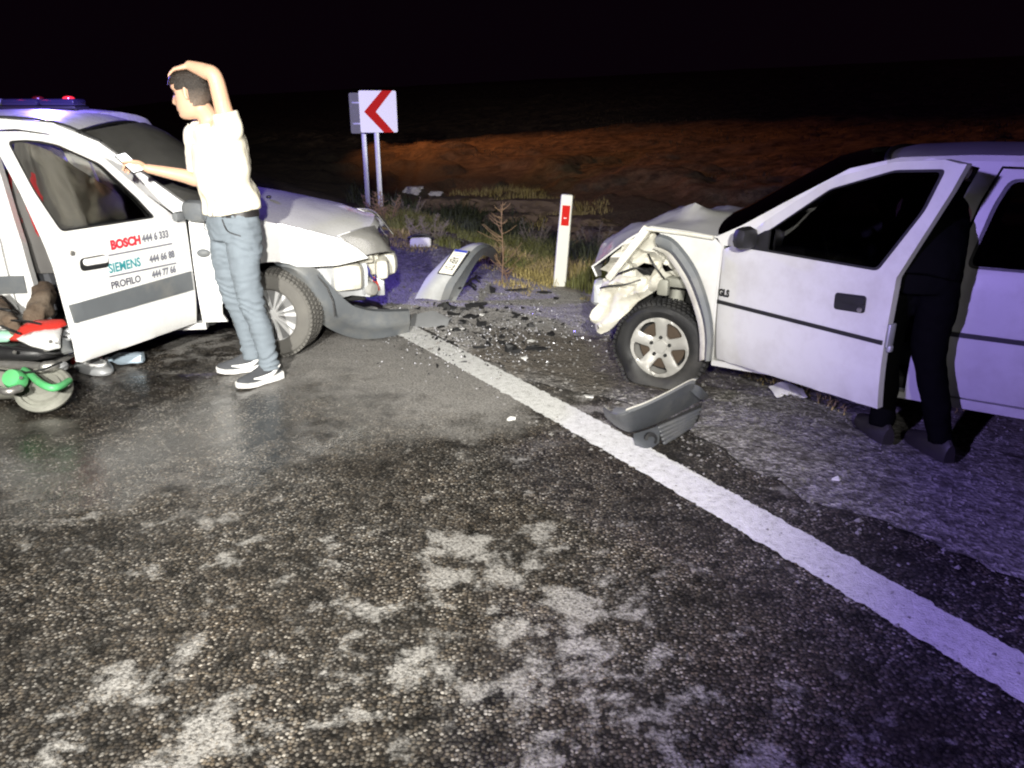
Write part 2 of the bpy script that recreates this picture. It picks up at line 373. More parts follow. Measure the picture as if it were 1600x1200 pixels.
def tube(path, rad, seg=10, n=5, ref=(0, 0, 1), round_=True):
    """path of points; rad: number, list of numbers or of (along ref, across ref)"""
    m = len(path)
    if not hasattr(rad, '__len__'): rad = [rad] * m
    rr = [(r, r) if not hasattr(r, '__len__') else r for r in rad]
    Q = catmull([list(p) + list(r) for p, r in zip(path, rr)], n)
    C = [Vector(q[:3]) for q in Q]; rows = []
    K = len(C); refv = Vector(ref).normalized(); last = None
    def ring(c, t, ra, rb):
        s = refv - t * refv.dot(t)
        if s.length < .15: s = last if last is not None else t.orthogonal()
        s = (s - t * s.dot(t)).normalized(); u = t.cross(s)
        return [c + s * (ra * math.cos(2 * math.pi * j / seg)) + u * (rb * math.sin(2 * math.pi * j / seg)) for j in range(seg)], s
    for i in range(K):
        t = (C[min(i + 1, K - 1)] - C[max(i - 1, 0)]).normalized(); ra, rb = max(Q[i][3], 1e-4), max(Q[i][4], 1e-4)
        if i == 0 and round_:
            for a in (.15, .5, .82):
                r_, last = ring(C[0] - t * min(ra, rb) * math.sqrt(1 - a * a), t, ra * a, rb * a); rows.append(r_)
        r_, last = ring(C[i], t, ra, rb); rows.append(r_)
        if i == K - 1 and round_:
            for a in (.82, .5, .15):
                r_, last = ring(C[i] + t * min(ra, rb) * math.sqrt(1 - a * a), t, ra * a, rb * a); rows.append(r_)
    return grid(rows, True, True)
def lathe(prof, seg=32, axis='y', close=False):
    """prof: list of (radius, along axis); about local axis"""
    rows = []
    for r, a in prof:
        row = []
        for j in range(seg):
            t = 2 * math.pi * j / seg; x, z = r * math.cos(t), r * math.sin(t)
            row.append((x, a, z) if axis == 'y' else ((x, z, a) if axis == 'z' else (a, x, z)))
        rows.append(row)
    if close: rows.append(rows[0])
    return grid(rows, True)
def inside(pt, poly):
    x, y = pt; c = False; n = len(poly)
    for i in range(n):
        x1, y1 = poly[i]; x2, y2 = poly[i - 1]
        if (y1 > y) != (y2 > y) and x < (x2 - x1) * (y - y1) / (y2 - y1) + x1: c = not c
    return c
def dens(poly, step, smooth=0):
    out = []
    n = len(poly)
    for i in range(n):
        a, b = poly[i], poly[(i + 1) % n]; k = max(1, int(math.hypot(b[0] - a[0], b[1] - a[1]) / step))
        for j in range(k): out.append((a[0] + (b[0] - a[0]) * j / k, a[1] + (b[1] - a[1]) * j / k))
    return out
def rounded(poly, r, seg=4):
    out = []; n = len(poly)
    for i in range(n):
        p = Vector(poly[i]); a = Vector(poly[i - 1]) - p; b = Vector(poly[(i + 1) % n]) - p
        k = min(r, a.length * .45, b.length * .45); s, e = p + a.normalized() * k, p + b.normalized() * k
        for j in range(seg + 1):
            t = j / seg; q = s * (1 - t) ** 2 + p * 2 * t * (1 - t) + e * t * t; out.append((q.x, q.y))
    return out
def arc(cx, cz, r, a0, a1, n=14):
    return [(cx + r * math.cos(R(a0 + (a1 - a0) * i / n)), cz + r * math.sin(R(a0 + (a1 - a0) * i / n))) for i in range(n + 1)]
def panel(outline, fmap, th=.03, holes=(), step=.07, edge=.004):
    """a sheet cut to a 2-D outline with holes, laid on the curved surface fmap(x, z, out) and given thickness"""
    loops = [dens(outline, step)] + [dens(h, step) for h in holes]
    pts, edges = [], []
    for lp in loops:
        s = len(pts); pts += lp; edges += [(s + i, s + (i + 1) % len(lp)) for i in range(len(lp))]
    B = np.array(pts); nb = len(pts)
    x0, z0 = B.min(0); x1, z1 = B.max(0)
    for gx in np.arange(x0 + step / 2, x1, step):
        for gz in np.arange(z0 + step / 2, z1, step):
            if np.min((B[:, 0] - gx) ** 2 + (B[:, 1] - gz) ** 2) < (step * .45) ** 2: continue
            if inside((gx, gz), outline) and not any(inside((gx, gz), h) for h in holes): pts.append((gx, gz))
    r = delaunay_2d_cdt([Vector(p) for p in pts], edges, [], 0, 1e-5)
    P = [(p.x, p.y) for p in r[0]]; Fc = []
    for f in r[2]:
        c = (sum(P[i][0] for i in f) / 3, sum(P[i][1] for i in f) / 3)
        if inside(c, outline) and not any(inside(c, h) for h in holes): Fc.append(tuple(f))
    cnt = {}
    for f in Fc:
        for a, b in zip(f, f[1:] + f[:1]): cnt.setdefault((min(a, b), max(a, b)), []).append((a, b))
    bnd = [v[0] for v in cnt.values() if len(v) == 1]; bs = {i for e in bnd for i in e}
    n = len(P)
    V = [fmap(x, z, -edge if i in bs else 0.) for i, (x, z) in enumerate(P)] + [fmap(x, z, -th) for x, z in P]
    F2 = Fc + [tuple(i + n for i in f[::-1]) for f in Fc] + [(b, a, a + n, b + n) for a, b in bnd]
    return V, F2
def remesh(vf, voxel, smooth=2):
    me = bpy.data.meshes.new('tmp'); me.from_pydata([tuple(x) for x in vf[0]], [], vf[1]); me.update()
    bm = bmesh.new(); bm.from_mesh(me); bmesh.ops.recalc_face_normals(bm, faces=bm.faces); bm.to_mesh(me); bm.free()
    o = bpy.data.objects.new('tmp', me); col.objects.link(o)
    m = o.modifiers.new('r', 'REMESH'); m.mode = 'VOXEL'; m.voxel_size = voxel
    if smooth:
        s = o.modifiers.new('s', 'SMOOTH'); s.iterations = smooth; s.factor = .5
    dg = bpy.context.evaluated_depsgraph_get(); ev = o.evaluated_get(dg)
    m2 = bpy.data.meshes.new_from_object(ev)
    r = [tuple(v.co) for v in m2.vertices], [tuple(p.vertices) for p in m2.polygons]
    bpy.data.objects.remove(o); bpy.data.meshes.remove(me); bpy.data.meshes.remove(m2)
    return r
def crumple(vf, amp, scale, seed=0.):
    out = []
    for x in vf[0]:
        p = Vector(x); d = noise.noise_vector(p * scale + Vector((seed, seed * 2, seed * 3))) * amp
        d += noise.noise_vector(p * scale * 2.7 + Vector((seed * 5, 1, 2))) * amp * .45
        out.append(tuple(p + d))
    return out, vf[1]
def text_mesh(body, size, mapf, name, mat, parent, bold=0., sx=1.0, align='LEFT'):
    c = bpy.data.curves.new('tmp', 'FONT'); c.body = body; c.size = size; c.offset = bold; c.align_x = align; c.resolution_u = 3
    o = bpy.data.objects.new('tmp', c); col.objects.link(o)
    dg = bpy.context.evaluated_depsgraph_get(); m = bpy.data.meshes.new_from_object(o.evaluated_get(dg))
    v = [mapf(p.co.x * sx, p.co.y) for p in m.vertices]; f = [tuple(p.vertices) for p in m.polygons]
    bpy.data.objects.remove(o); bpy.data.curves.remove(c); bpy.data.meshes.remove(m)
    return mk(name, (v, f), mat, parent, smooth=False)
def nz(p, s, o=0.): return noise.noise(Vector((p[0] * s + o, p[1] * s - o, (p[2] if len(p) > 2 else 0) * s)))

# ------------------------------------------------------------------ the setting
def smooth(a, b, x):
    t = min(1, max(0, (x - a) / (b - a))); return t * t * (3 - 2 * t)
def HGT(p, t):
    h = -.05 + .046 * smooth(.02, .14, p)
    h -= .03 * smooth(.5, 2.0, p) + .50 * smooth(2.3, 4.6, p)
    h += .62 * smooth(6.0, 11.0, p) + max(0, p - 12) * .125 - max(0, p - 38) * .07
    k = smooth(2.0, 3.5, p)
    h += k * (.11 * nz((t, p), .45) + .06 * nz((t, p), 1.3, 5) + .05 * nz((t, p), 3.1, 9))
    led = nz((t * .5, p * 1.2), .8, 3)
    h += k * smooth(5.0, 6.5, p) * (1 - smooth(11, 14, p)) * .16 * smooth(.02, .18, led)
    h += smooth(9, 16, p) * (.16 * nz((t, p), .10, 2) + .07 * nz((t, p), .6, 11) + .05 * nz((t, p), 1.9, 21))
    h += smooth(.45, .9, p) * .010 * nz((t, p), 4, 1)
    if p < -9: h -= .4 * smooth(-9, -14, p)
    return h
def axis(segs):
    out = [segs[0][0]]
    for a, b, s in segs:
        n = max(1, int(round((b - a) / s))); out += [a + (b - a) * (i + 1) / n for i in range(n)]
    return out
TS = axis([(-120, -10, 10), (-10, -5, .6), (-5, 12, .14), (12, 40, .35), (40, 200, 5)])
PS = axis([(-120, -12, 9), (-12, 0, 1.5), (0, 5, .10), (5, 13, .16), (13, 40, .35), (40, 170, 5)])
mk('ground', grid([[tp(t, p, HGT(p, t)) for p in PS] for t in TS]), ground_mat(), ang=80)['kind'] = 'structure'
rows = []
for t in axis([(-110, -8, 3), (-8, 10, .05), (10, 110, 2)]):
    e = .14 + .32 * smooth(-.9, -2.0, t) * (t < 0) + .06 * smooth(-3, -5, t) * (t < 0) + .13 * nz((t, 0), .9) * smooth(-.5, -1.8, t) * (t < 0) + .09 * nz((t, 0), 3.1, 2) + .05 * nz((t, 0), 11, 4) + .02 * nz((t, 0), 30, 4)
    rows.append([tp(t, -9.0), tp(t, -4), tp(t, 0), tp(t, e - .03), tp(t, e, -.004), tp(t, e + .02, -.04)])
mk('road', grid(rows), asphalt_mat(), ang=80)['kind'] = 'structure'
rows = []
for t in axis([(-30, -7, 1), (-7, 2.5, .012), (2.5, 60, 1)]):
    off = -.0086 * t * (t + 4.14) if -7 < t < 2.5 else 0
    n1 = .014 * nz((t, 1), 14) + .010 * nz((t, 2), 45) + .007 * nz((t, 7), 110)
    n2 = .014 * nz((t, 3), 14, 8) + .010 * nz((t, 4), 45, 3) + .007 * nz((t, 9), 110, 1)
    rows.append([tp(t, off - .105 + n1, .0045), tp(t, off - .05, .005), tp(t, off, .005), tp(t, off + .05, .005), tp(t, off + .105 + n2, .0045)])
mk('road_marking', grid(rows), paint_line_mat())['kind'] = 'structure'

# loose stones on the hard shoulder and at the edge of the tarmac
V, Fc = [], []
for i in range(5200):
    t = rnd.uniform(-4.5, 6.5); p = rnd.uniform(.28, 2.6) if rnd.random() < .9 else rnd.uniform(-.2, .4)
    s = rnd.uniform(.004, .013) * (1.6 if rnd.random() < .06 else 1); b = len(V); c = tp(t, p, max(HGT(p, t), -.001 if p < .5 else -9) + s * .3)
    for d in ((1, 0, 0), (0, 1, 0), (-1, 0, 0), (0, -1, 0), (0, 0, .7), (0, 0, -.7)):
        V.append(c + Vector([d[k] * s * rnd.uniform(.6, 1.25) for k in range(3)]))
    for q in ((0, 1, 4), (1, 2, 4), (2, 3, 4), (3, 0, 4), (1, 0, 5), (2, 1, 5), (3, 2, 5), (0, 3, 5)): Fc.append(tuple(b + k for k in q))
mk('gravel', (V, Fc), M_pebble, smooth=False)['kind'] = 'stuff'

def blades(n, area, hr, lean, wr=.004):
    V, Fc = [], []
    k = 0
    while k < n:
        t, p, dens_ = area()
        k += 1
        c = tp(t, p, HGT(p, t) - .01); h = rnd.uniform(*hr) * dens_; a = rnd.uniform(0, 2 * math.pi); L = rnd.uniform(.2, 1) * lean * h
        d = Vector((math.cos(a), math.sin(a), 0)); w = Vector((-d.y, d.x, 0)) * wr * rnd.uniform(.6, 1.5); b = len(V)
        m = c + d * L * .35 + Vector((0, 0, h * .6)); e = c + d * L + Vector((0, 0, h * rnd.uniform(.75, 1)))
        V += [c - w, c + w, m + w * .8, m - w * .8, e]; Fc += [(b, b + 1, b + 2, b + 3), (b + 3, b + 2, b + 4)]
    return V, Fc
def band(t0, t1, p0, p1, thr, sc, off):
    def f():
        while True:
            t = rnd.uniform(t0, t1); p = rnd.uniform(p0, p1)
            g = nz((t, p), sc, off) + .25 * nz((t, p), sc * 3, off)
            if g > thr: return t, p, .6 + min(.7, (g - thr) * 1.6)
    return f
mk('grass', blades(17000, band(-1.5, 7, 1.95, 3.6, .02, 1.1, 3), (.07, .22), .8), M_grass, smooth=False)['kind'] = 'stuff'
mk('dry_grass', join(blades(12000, band(-2.5, 7, 1.75, 3.2, .0, 1.0, 12), (.05, .16), 1.3), blades(2600, band(-3, 5, 1.4, 2.2, .1, 1.6, 30), (.03, .07), 1.6)), M_dgrass, smooth=False)['kind'] = 'stuff'
M_leaf = pbr('dark_scrub_leaf', (.035, .042, .018), .8, 0, .4, 4)
mk('undergrowth', join(blades(9000, band(-2, 9, 2.7, 5.2, .0, .9, 77), (.12, .42), .9, .008), blades(5000, band(-3, 10, 3.0, 6, .05, .7, 80), (.08, .3), 1.3, .010)), M_leaf, smooth=False)['kind'] = 'stuff'
mk('scrub_grass', join(blades(9000, band(-6, 12, 3.4, 8.0, .10, .5, 40), (.06, .20), .9, .005)), M_dgrass, smooth=False)['kind'] = 'stuff'
V, Fc = blades(9000, band(-22, 30, 10, 34, .0, .35, 60), (.05, .12), 1.2, .012)
mk('field_stubble', (V, Fc), pbr('dull_stubble', (.13, .09, .045), .9, 0, .3, 3), smooth=False)['kind'] = 'stuff'

# ------------------------------------------------------------------ cars
def wheel_mesh(parent, loc, r, w, style, side, steer=0., tyre_m=M_tyre, rim_m=M_alloy, nm='wheel', flat=False):
    """axle along local y; outer face towards side*y"""
    g = empty(nm, loc); g.parent = parent; g.rotation_euler = (0, 0, R(steer))
    rr = r * (.69 if flat else .655)
    prof = [(rr * .93, -w * .42), (rr, -w * .48), (r * .80, -w * .52), (r * .93, -w * .47), (r * .985, -w * .38), (r, -w * .2), (r, 0), (r, w * .2), (r * .985, w * .38), (r * .93, w * .47), (r * .80, w * .52), (rr, w * .48), (rr * .93, w * .42)]
    T = lathe(prof, 48)
    parts = [T]
    nb = 58 if r > .25 else 30
    for i in range(nb):                                    # tread blocks
        a = 2 * math.pi * i / nb
        for yy, ww, da in ((-.39, .16, .5), (-.13, .2, 0), (.13, .2, .5), (.39, .16, 0)):
            A = a + da * 2 * math.pi / nb; M = Matrix.Rotation(A, 4, 'Y') @ Matrix.Translation((r * .993, yy * w, 0))
            parts.append(xf(box((0, 0, 0), (.016, ww * w, 2 * math.pi * r / nb * .66), 0), M))
    TV = join(*parts)
    if flat:                                               # run flat: squashed where it meets the ground, walls bulging and torn
        z0 = -loc[2] + .004; nv = []
        for x, y, z in TV[0]:
            k_ = smooth(z0 + .09, z0 - .05, z); y2 = y * (1 + .42 * k_); x2 = x * (1 + .10 * k_) + .012 * nz((x, y, z), 9, 3)
            rr_ = math.hypot(x, z); sag = .02 * smooth(.20, .28, rr_) * max(0, z / max(.01, rr_))
            nv.append((x2, y2 + .012 * nz((x, y, z), 7, 5) * smooth(.2, .27, rr_), max(z0 + .001 * abs(y), z - sag)))
        TV = (nv, TV[1])
    t = mk('tyre', TV, tyre_m, g, ang=30)
    s = side
    def P(v): return [(x, s * y, z) for x, y, z in v[0]], v[1]
    o = w * .40
    barrel = lathe([(rr * .62, -w * .40), (rr * .90, -w * .42), (rr * .92, o * .8), (rr * .985, o * 1.12), (rr * 1.03, o * 1.14), (rr * 1.035, o * 1.02), (rr * .96, o * .9)], 48)
    if style == 'five':
        out = [(rr * .95 * math.cos(R(a)), rr * .95 * math.sin(R(a))) for a in range(0, 360, 6)]
        hs = []
        for i in range(5):
            a = 90 + 72 * i + 36
            q = [(rr * .36, a - 9), (rr * .82, a - 23), (rr * .86, a), (rr * .82, a + 23), (rr * .36, a + 9)]
            hs.append(rounded([(x * math.cos(R(b)), x * math.sin(R(b))) for x, b in q], .02, 4))
        face = panel(out, lambda x, z, q: (x, o * (.98 - .25 * math.cos(min(1, math.hypot(x, z) / rr) * 3.1)) * .9 + q, z), .022, hs, .022, .006)
        cap = lathe([(.001, o * .84), (rr * .19, o * .83), (rr * .21, o * .76), (rr * .21, o * .6)], 24)
        lugs = []
        for i in range(5):
            a = R(90 + 72 * i); lugs.append(xf(lathe([(.001, .012), (.010, .012), (.012, 0)], 10), Matrix.Translation((rr * .30 * math.cos(a), o * .72, rr * .30 * math.sin(a)))))
        mk('rim', P(join(barrel, face, cap)), rim_m, g, ang=35)
        mk('wheel_nut', P(join(*lugs)), M_dark, g)
        mk('brake_disc', P(lathe([(.03, o * .2), (rr * .72, o * .2), (rr * .72, o * .02), (.03, o * .02)], 32)), pbr('rusty_disc', (.07, .05, .035), .6, .4, .3, 20), g)
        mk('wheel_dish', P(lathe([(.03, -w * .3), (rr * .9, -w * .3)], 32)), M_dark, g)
    else:
        hub = lathe([(.001, o * .95), (rr * .16, o * .93), (rr * .20, o * .8), (rr * .2, o * .4)], 28)
        back = lathe([(.02, o * .45), (rr * .95, o * .62), (rr * .95, o * .4)], 36)
        sp = []
        for i in range(14):
            a = 2 * math.pi * (i + (.14 if i % 2 else -.14)) / 14
            rows = []
            for q, wd in ((.13, .040), (.4, .052), (.7, .074), (.96, .098)):
                x = rr * q; y = o * (.92 - .1 * q); hw = wd * rr
                rows.append([(x, y - .02, -hw), (x, y, -hw * .7), (x, y, hw * .7), (x, y - .02, hw)])
            sp.append(xf(thick(rows, .012, (0, 1, 0)), Matrix.Rotation(a, 4, 'Y')))
        mk('rim', P(join(barrel, hub, *sp)), rim_m, g, ang=30)
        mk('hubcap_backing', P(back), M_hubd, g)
    return g

def seat(parent, x, y, m, z=.32):
    s = mk('seat', box((x, y, z + .06), (.50, .48, .16), .06), m, parent)
    mk('backrest', box((x - .30, y, z + .42), (.15, .46, .60), .06, Matrix.Rotation(R(-14), 4, 'Y')), m, s)
    mk('headrest', box((x - .42, y, z + .80), (.09, .26, .17), .04, Matrix.Rotation(R(-14), 4, 'Y')), m, s)
    return s

def car(name, loc, deg, cfg, label, cat='car', group=None):
    """forward +x, left +y, origin on the ground under the front axle"""
    root = empty(name, loc, R(deg), label, cat, group)
    W, zb, ze = cfg['W'], cfg['belt'], cfg['edge']
    paint = cfg.get('paint', M_white); s0 = cfg['open']              # side (+1 left, -1 right, 0 none) whose front door stands open
    def yf(x, z):
        y = W
        if z < .55: y -= .045 * ((.55 - z) / .35) ** 2
        elif z < zb: y -= .03 * ((z - .55) / (zb - .55)) ** 2
        else: y -= .03 + cfg['lean'] * (z - zb)
        if x > .15: y -= cfg.get('nose', .16) * ((x - .15) / .55) ** 2
        if x < -2.5: y -= .12 * ((-2.5 - x) / .8) ** 2
        return y
    def fm(s, lift=0.):
        return lambda x, z, q: (x, s * (yf(x, z) + q + lift), z)
    zt = cfg['top']                                                  # upper outline of the flank [(x, z)] from A pillar foot to the tail
    hx, rx = cfg['header'], cfg['rear_header']
    door, win = cfg['door'], cfg['win']                              # outline seen from the side, x from hinge
    D = [(-.52 - d, z) for d, z in door]; Wn = [(-.52 - d, z) for d, z in win]
    ap = cfg['aperture']
    rd, rw = cfg['rdoor'], cfg['rwin']
    bx = cfg['tail']
    sidelp = [(-.503, .20)] + [(-2.13, .20)] + arc(-2.5, .29, .355, 195, -15, 16)[0:0] + arc(-2.5, .29, .355, 0, 180, 16) + [(-2.95, .26), (bx + .05, .34), (bx, .62), (bx + .03, .92)] + zt[::-1] + [(-.503, zb)]
    for s in (1, -1):
        hs = [ap, [(x, z) for x, z in rd]]
        mk('side_body', panel(sidelp, fm(s), .07, hs, .07), paint, root, ang=35)
        r_ = [(x + (.008 if x > -1.9 else -.008) * 0, z) for x, z in rd]
        shrink = lambda lp, k: [(x + (cx_ - x) / max(.01, math.hypot(cx_ - x, cz_ - z)) * k, z + (cz_ - z) / max(.01, math.hypot(cx_ - x, cz_ - z)) * k) for x, z in lp for cx_, cz_ in [(sum(q[0] for q in lp) / len(lp), sum(q[1] for q in lp) / len(lp))]]
        rdo = mk('rear_door', panel(shrink(rd, .012), fm(s), .05, [rw], .07), paint, root, ang=35)
        mk('window_pane', panel(shrink(rw, -.012), fm(s, -.022), .005, (), .09), M_glass, rdo)
        mk('window_seal', panel(shrink(rw, -.004), fm(s, -.006), .012, [shrink(rw, .018)], .09, .002), M_black, rdo)
        if cfg.get('strip'):
            z0, z1, mm = cfg['strip']
            xs = [x for x, z in rd if z < .7]; xa = -1.53; xb = -2.12
            mk('door_moulding', panel([(xa, z0), (xb, z0), (xb, z1), (xa, z1)], fm(s, .014), .016, (), .09), mm, rdo)
        if s != s0:
            dd = mk('front_door', panel(shrink(ap, .012), fm(s), .05, [Wn], .07), paint, root, ang=35)
            mk('window_pane', panel(shrink(Wn, -.012), fm(s, -.022), .005, (), .09), M_glass, dd)
            mk('door_handle', box((-1.30, s * (yf(-1.3, .74) + .012), .74), (.16, .03, .045), .012), M_black, dd)
            mk('door_mirror', box((-.72, s * (yf(-.7, zb) + .09), zb + .07), (.10, .17, .13), .04), M_black, dd)
    # roof, glass and rear skin follow the flank's upper outline
    def ztop(x):
        for (a, za), (b, z_) in zip(zt, zt[1:]):
            if b <= x <= a: return za + (z_ - za) * (a - x) / max(1e-6, a - b)
        return zt[0][1] if x > zt[0][0] else zt[-1][1]
    def strip_(xa, xb, crown, bulge, n=14, inset=.012, drop=0.):
        rows_ = []
        for i in range(n + 1):
            x = xa + (xb - xa) * i / n; z = ztop(x); y = yf(x, z) - inset
            rows_.append([(x + bulge * (1 - u * u), y * u, z + crown * (1 - u * u) - drop) for u in np.linspace(-1, 1, 15)])
        return rows_
    mk('roof', thick(strip_(hx, rx, cfg['crown'], .03, 18, -.002), .03, (0, 0, 1)), paint, root, ang=50)
    mk('windscreen', thick(strip_(zt[0][0] + .02, hx, cfg['crown'], .16, 10, .05), .006, (0, 0, 1)), cfg.get('screen') or M_screen_glass, root)
    mk('windscreen_frame', join(tube([(hx + .02 + .05 * (1 - u * u) - .02, u * (yf(hx, ztop(hx)) - .03), ztop(hx) + cfg['crown'] * (1 - u * u)) for u in np.linspace(-1, 1, 9)], .016, 8, 2)), M_black, root)
    mk('rear_window', thick(strip_(rx, zt[-1][0] + .10, cfg['crown'] * .7, -.06, 10, .05), .006, (0, 0, 1)), M_glass, root)
    tg = []
    for z in (zt[-1][1] + .05, .9, .75, .6, .45, .32):
        x = bx - .02 + (.05 if z > .8 else 0); y = yf(x, z) - .01
        tg.append([(x - .10 * (1 - u * u), y * u, z) for u in np.linspace(-1, 1, 11)])
    mk('tailgate', thick(tg, .03, (-1, 0, 0)), paint, root, ang=50)
    for s in (1, -1):
        mk('tail_lamp', box((bx - .01, s * (yf(bx, .75) - .10), .76), (.08, .16, .24), .03), M_redp, root)
    mk('rear_bumper', thick([[(bx - .06 - .12 * (1 - u * u), (yf(bx, .5) + .01) * u, z) for u in np.linspace(-1, 1, 13)] for z in (.56, .5, .36, .28)], .04, (-1, 0, 0)), M_grey if cfg.get('greybump') else paint, root)
    # underside and cabin
    mk('floor_pan', join(box((-1.55, 0, .25), (2.2, 1.42, .10), .03), box((-2.9, 0, .42), (.55, 1.3, .3), .05), box((-.48, 0, .56), (.05, 1.46, .66), .02)), M_dark, root)
    mk('dashboard', box((-.74, 0, .80), (.40, 1.40, .24), .07), M_black, root)
    wl = mk('steering_wheel', xf(join(lathe([(.18 + .014 * math.cos(a), .014 * math.sin(a)) for a in np.linspace(0, 2 * math.pi, 9)], 28, 'x'), box((0, 0, 0), (.03, .34, .05), .01), box((.02, 0, 0), (.06, .13, .11), .03)), Matrix.Translation((-1.0, .36, .86)) @ Matrix.Rotation(R(22), 4, 'Y')), M_black, root)
    for y in (.36, -.36): seat(root, -1.30, y, M_seat)
    mk('rear_bench', join(box((-2.15, 0, .42), (.45, 1.2, .16), .05), box((-2.42, 0, .74), (.14, 1.2, .56), .05, Matrix.Rotation(R(-16), 4, 'Y'))), M_seat, root)
    for s in (1, -1):
        wheel_mesh(root, (-2.5, s * (W - .09), cfg['wr']), cfg['wr'], .185, cfg['rim'], s)
    return root, yf, fm, ztop

# ---- the left car: tall white hatchback, front right door open
door_l = [(.0, .255), (.90, .262), (.925, .50), (.945, .80), (1.02, 1.19), (1.10, 1.478), (.95, 1.475), (.768, 1.447), (.51, 1.331), (.262, 1.10), (.06, .935), (.0, .93)]
win_l = rounded([(.885, .975), (.978, 1.19), (1.045, 1.435), (.93, 1.436), (.775, 1.408), (.535, 1.295), (.335, 1.09), (.235, .965)], .03)
ap_l = [(-.516, .245), (-1.46, .25), (-1.485, .50), (-1.51, .80), (-1.575, 1.19), (-1.625, 1.455), (-1.46, 1.462), (-1.285, 1.435), (-1.03, 1.32), (-.785, 1.10), (-.585, .95), (-.516, .95)]
top_l = [(-.47, .985), (-.55, 1.03), (-.75, 1.19), (-1.0, 1.385), (-1.25, 1.495), (-1.6, 1.525), (-2.0, 1.52), (-2.4, 1.48), (-2.65, 1.43), (-2.95, 1.19), (-3.10, 1.0)]
rdoor_l = [(-1.60, .25), (-2.10, .25), (-2.13, .45), (-2.24, .60), (-2.36, .75), (-2.42, .95), (-2.36, 1.38), (-2.0, 1.455), (-1.735, 1.46), (-1.68, 1.19), (-1.62, .80)]
rwin_l = rounded([(-1.69, .985), (-2.30, .985), (-2.28, 1.34), (-2.0, 1.40), (-1.77, 1.41)], .04)
cfg_l = dict(W=.82, belt=.93, edge=1.5, lean=.20, open=-1, door=door_l, win=win_l, aperture=ap_l, top=top_l, header=-1.12, rear_header=-2.6, rdoor=rdoor_l, rwin=rwin_l, tail=-3.2, crown=.045, wr=.29, rim='multi', strip=(.49, .60, M_grey), greybump=True)
LX, LDEG = (-1.634, 5.743, 0), 8
white_car, yfl, fml, ztl = car('car', LX, LDEG, cfg_l, 'white hatchback with its passenger door open and its front bumper torn off')
hoodz_l = [(-.47, .975), (-.30, .955), (-.08, .915), (.117, .868), (.28, .825), (.40, .787), (.52, .735), (.60, .70)]
def zhood(x): return float(np.interp(x, [h[0] for h in hoodz_l], [h[1] for h in hoodz_l]))
fend_l = [(-.500, .25), (-.36, .25)] + arc(-.03, .29, .355, 178, 64, 12) + [(.20, .605), (.38, .605), (.58, .635), (.52, .70), (.44, .755)] + [(x, z - .006) for x, z in hoodz_l[::-1] if x < .43] + [(-.500, .975)]
for s in (-1, 1):
    mk('fender', panel(fend_l, fml(s), .03, (), .06), M_white, white_car, ang=35)
rows = []
for i in range(19):
    x = -.46 + 1.10 * i / 18; zz = zhood(x); y = yfl(x, zz) - .006
    row = []
    for u in np.linspace(-1, 1, 17):
        xx = x - .16 * u * u * smooth(.25, .62, x) - .03
        z = zz + .075 * (1 - u * u) + .03 * (1 - abs(u)) * smooth(.2, .6, x)
        if u > 0: z += .05 * u * smooth(.15, .6, x)                  # buckled up on the far side
        z += .006 * nz((x, u), 4.1, 3) * smooth(-.1, .4, x)
        row.append((xx, y * u, z))
    rows.append(row)
rows.append([(p[0] + .035, p[1] * .98, p[2] - .045) for p in rows[-1]])
mk('hood', thick(rows, .014, (0, 0, 1)), M_white, white_car, ang=40)
mk('washer_nozzle', box((-.10, -.25, .995), (.03, .05, .015), .006), M_black, white_car)
for s in (-1, 1):
    A = [Vector((.40, s * .70, .785)), Vector((.56, s * .69, .650)), Vector((.74, s * .40, .615)), Vector((.62, s * .33, .795))]
    rows = []
    for i in range(9):
        v_ = i / 8; row = []
        for j in range(9):
            u_ = j / 8; p = A[0] * (1 - u_) * (1 - v_) + A[1] * (1 - u_) * v_ + A[2] * u_ * v_ + A[3] * u_ * (1 - v_)
            b = math.sin(math.pi * u_) * .5 + .5 * math.sin(math.pi * u_) * math.sin(math.pi * v_)
            row.append(p + Vector((.055, s * .045, .03)) * b)
        rows.append(row)
    hl = mk('headlight', thick(rows, .006, (1, s, .5)), M_clear, white_car)
    mk('reflector_bowl', fn(thick(rows, .004, (1, s, .5)), lambda p, s=s: p + Vector((-.05, -s * .035, -.012))), M_refl, hl)
    mk('indicator_lens', fn(thick([r[0:3] for r in rows], .004, (1, s, .5)), lambda p, s=s: p + Vector((-.012, -s * .01, 0))), M_signw, hl)
    for yy, xx in ((.60, .56), (.47, .63)):
        mk('bulb', xf(lathe([(.001, .05), (.022, .045), (.045, .01), (.05, -.02)], 16, 'x'), Matrix.Translation((xx - .01, s * yy, .70))), M_refl, hl)
wheel_mesh(white_car, (-.045, -.73, .285), .285, .185, 'multi', -1, -19, M_tyred, M_hub)
wheel_mesh(white_car, (-.0, .73, .285), .285, .185, 'multi', 1, -19, M_tyred, M_hub)
for y0_, y1_ in ((-.76, -.5), (.5, .76)):
    mk('wheel_arch_liner', thick([[(-.03 + .37 * math.cos(a), y, .29 + .37 * math.sin(a)) for y in (y0_, y1_)] for a in np.linspace(-.1, math.pi + .1, 13)], .01), M_black, white_car)
mk('engine_bay', join(box((.08, 0, .55), (.95, .98, .40), .05), box((.42, 0, .42), (.25, .9, .3), .04)), M_dark, white_car)
mk('side_repeater', xf(lathe([(.001, .016), (.016, .014), (.026, .004), (.028, 0)], 18), Matrix.Translation((-.445, -yfl(-.45, .712) - .004, .712)) @ Matrix.Scale(-1, 4, (0, 1, 0)) @ Matrix.Scale(1.5, 4, (1, 0, 0))), M_grey, white_car)
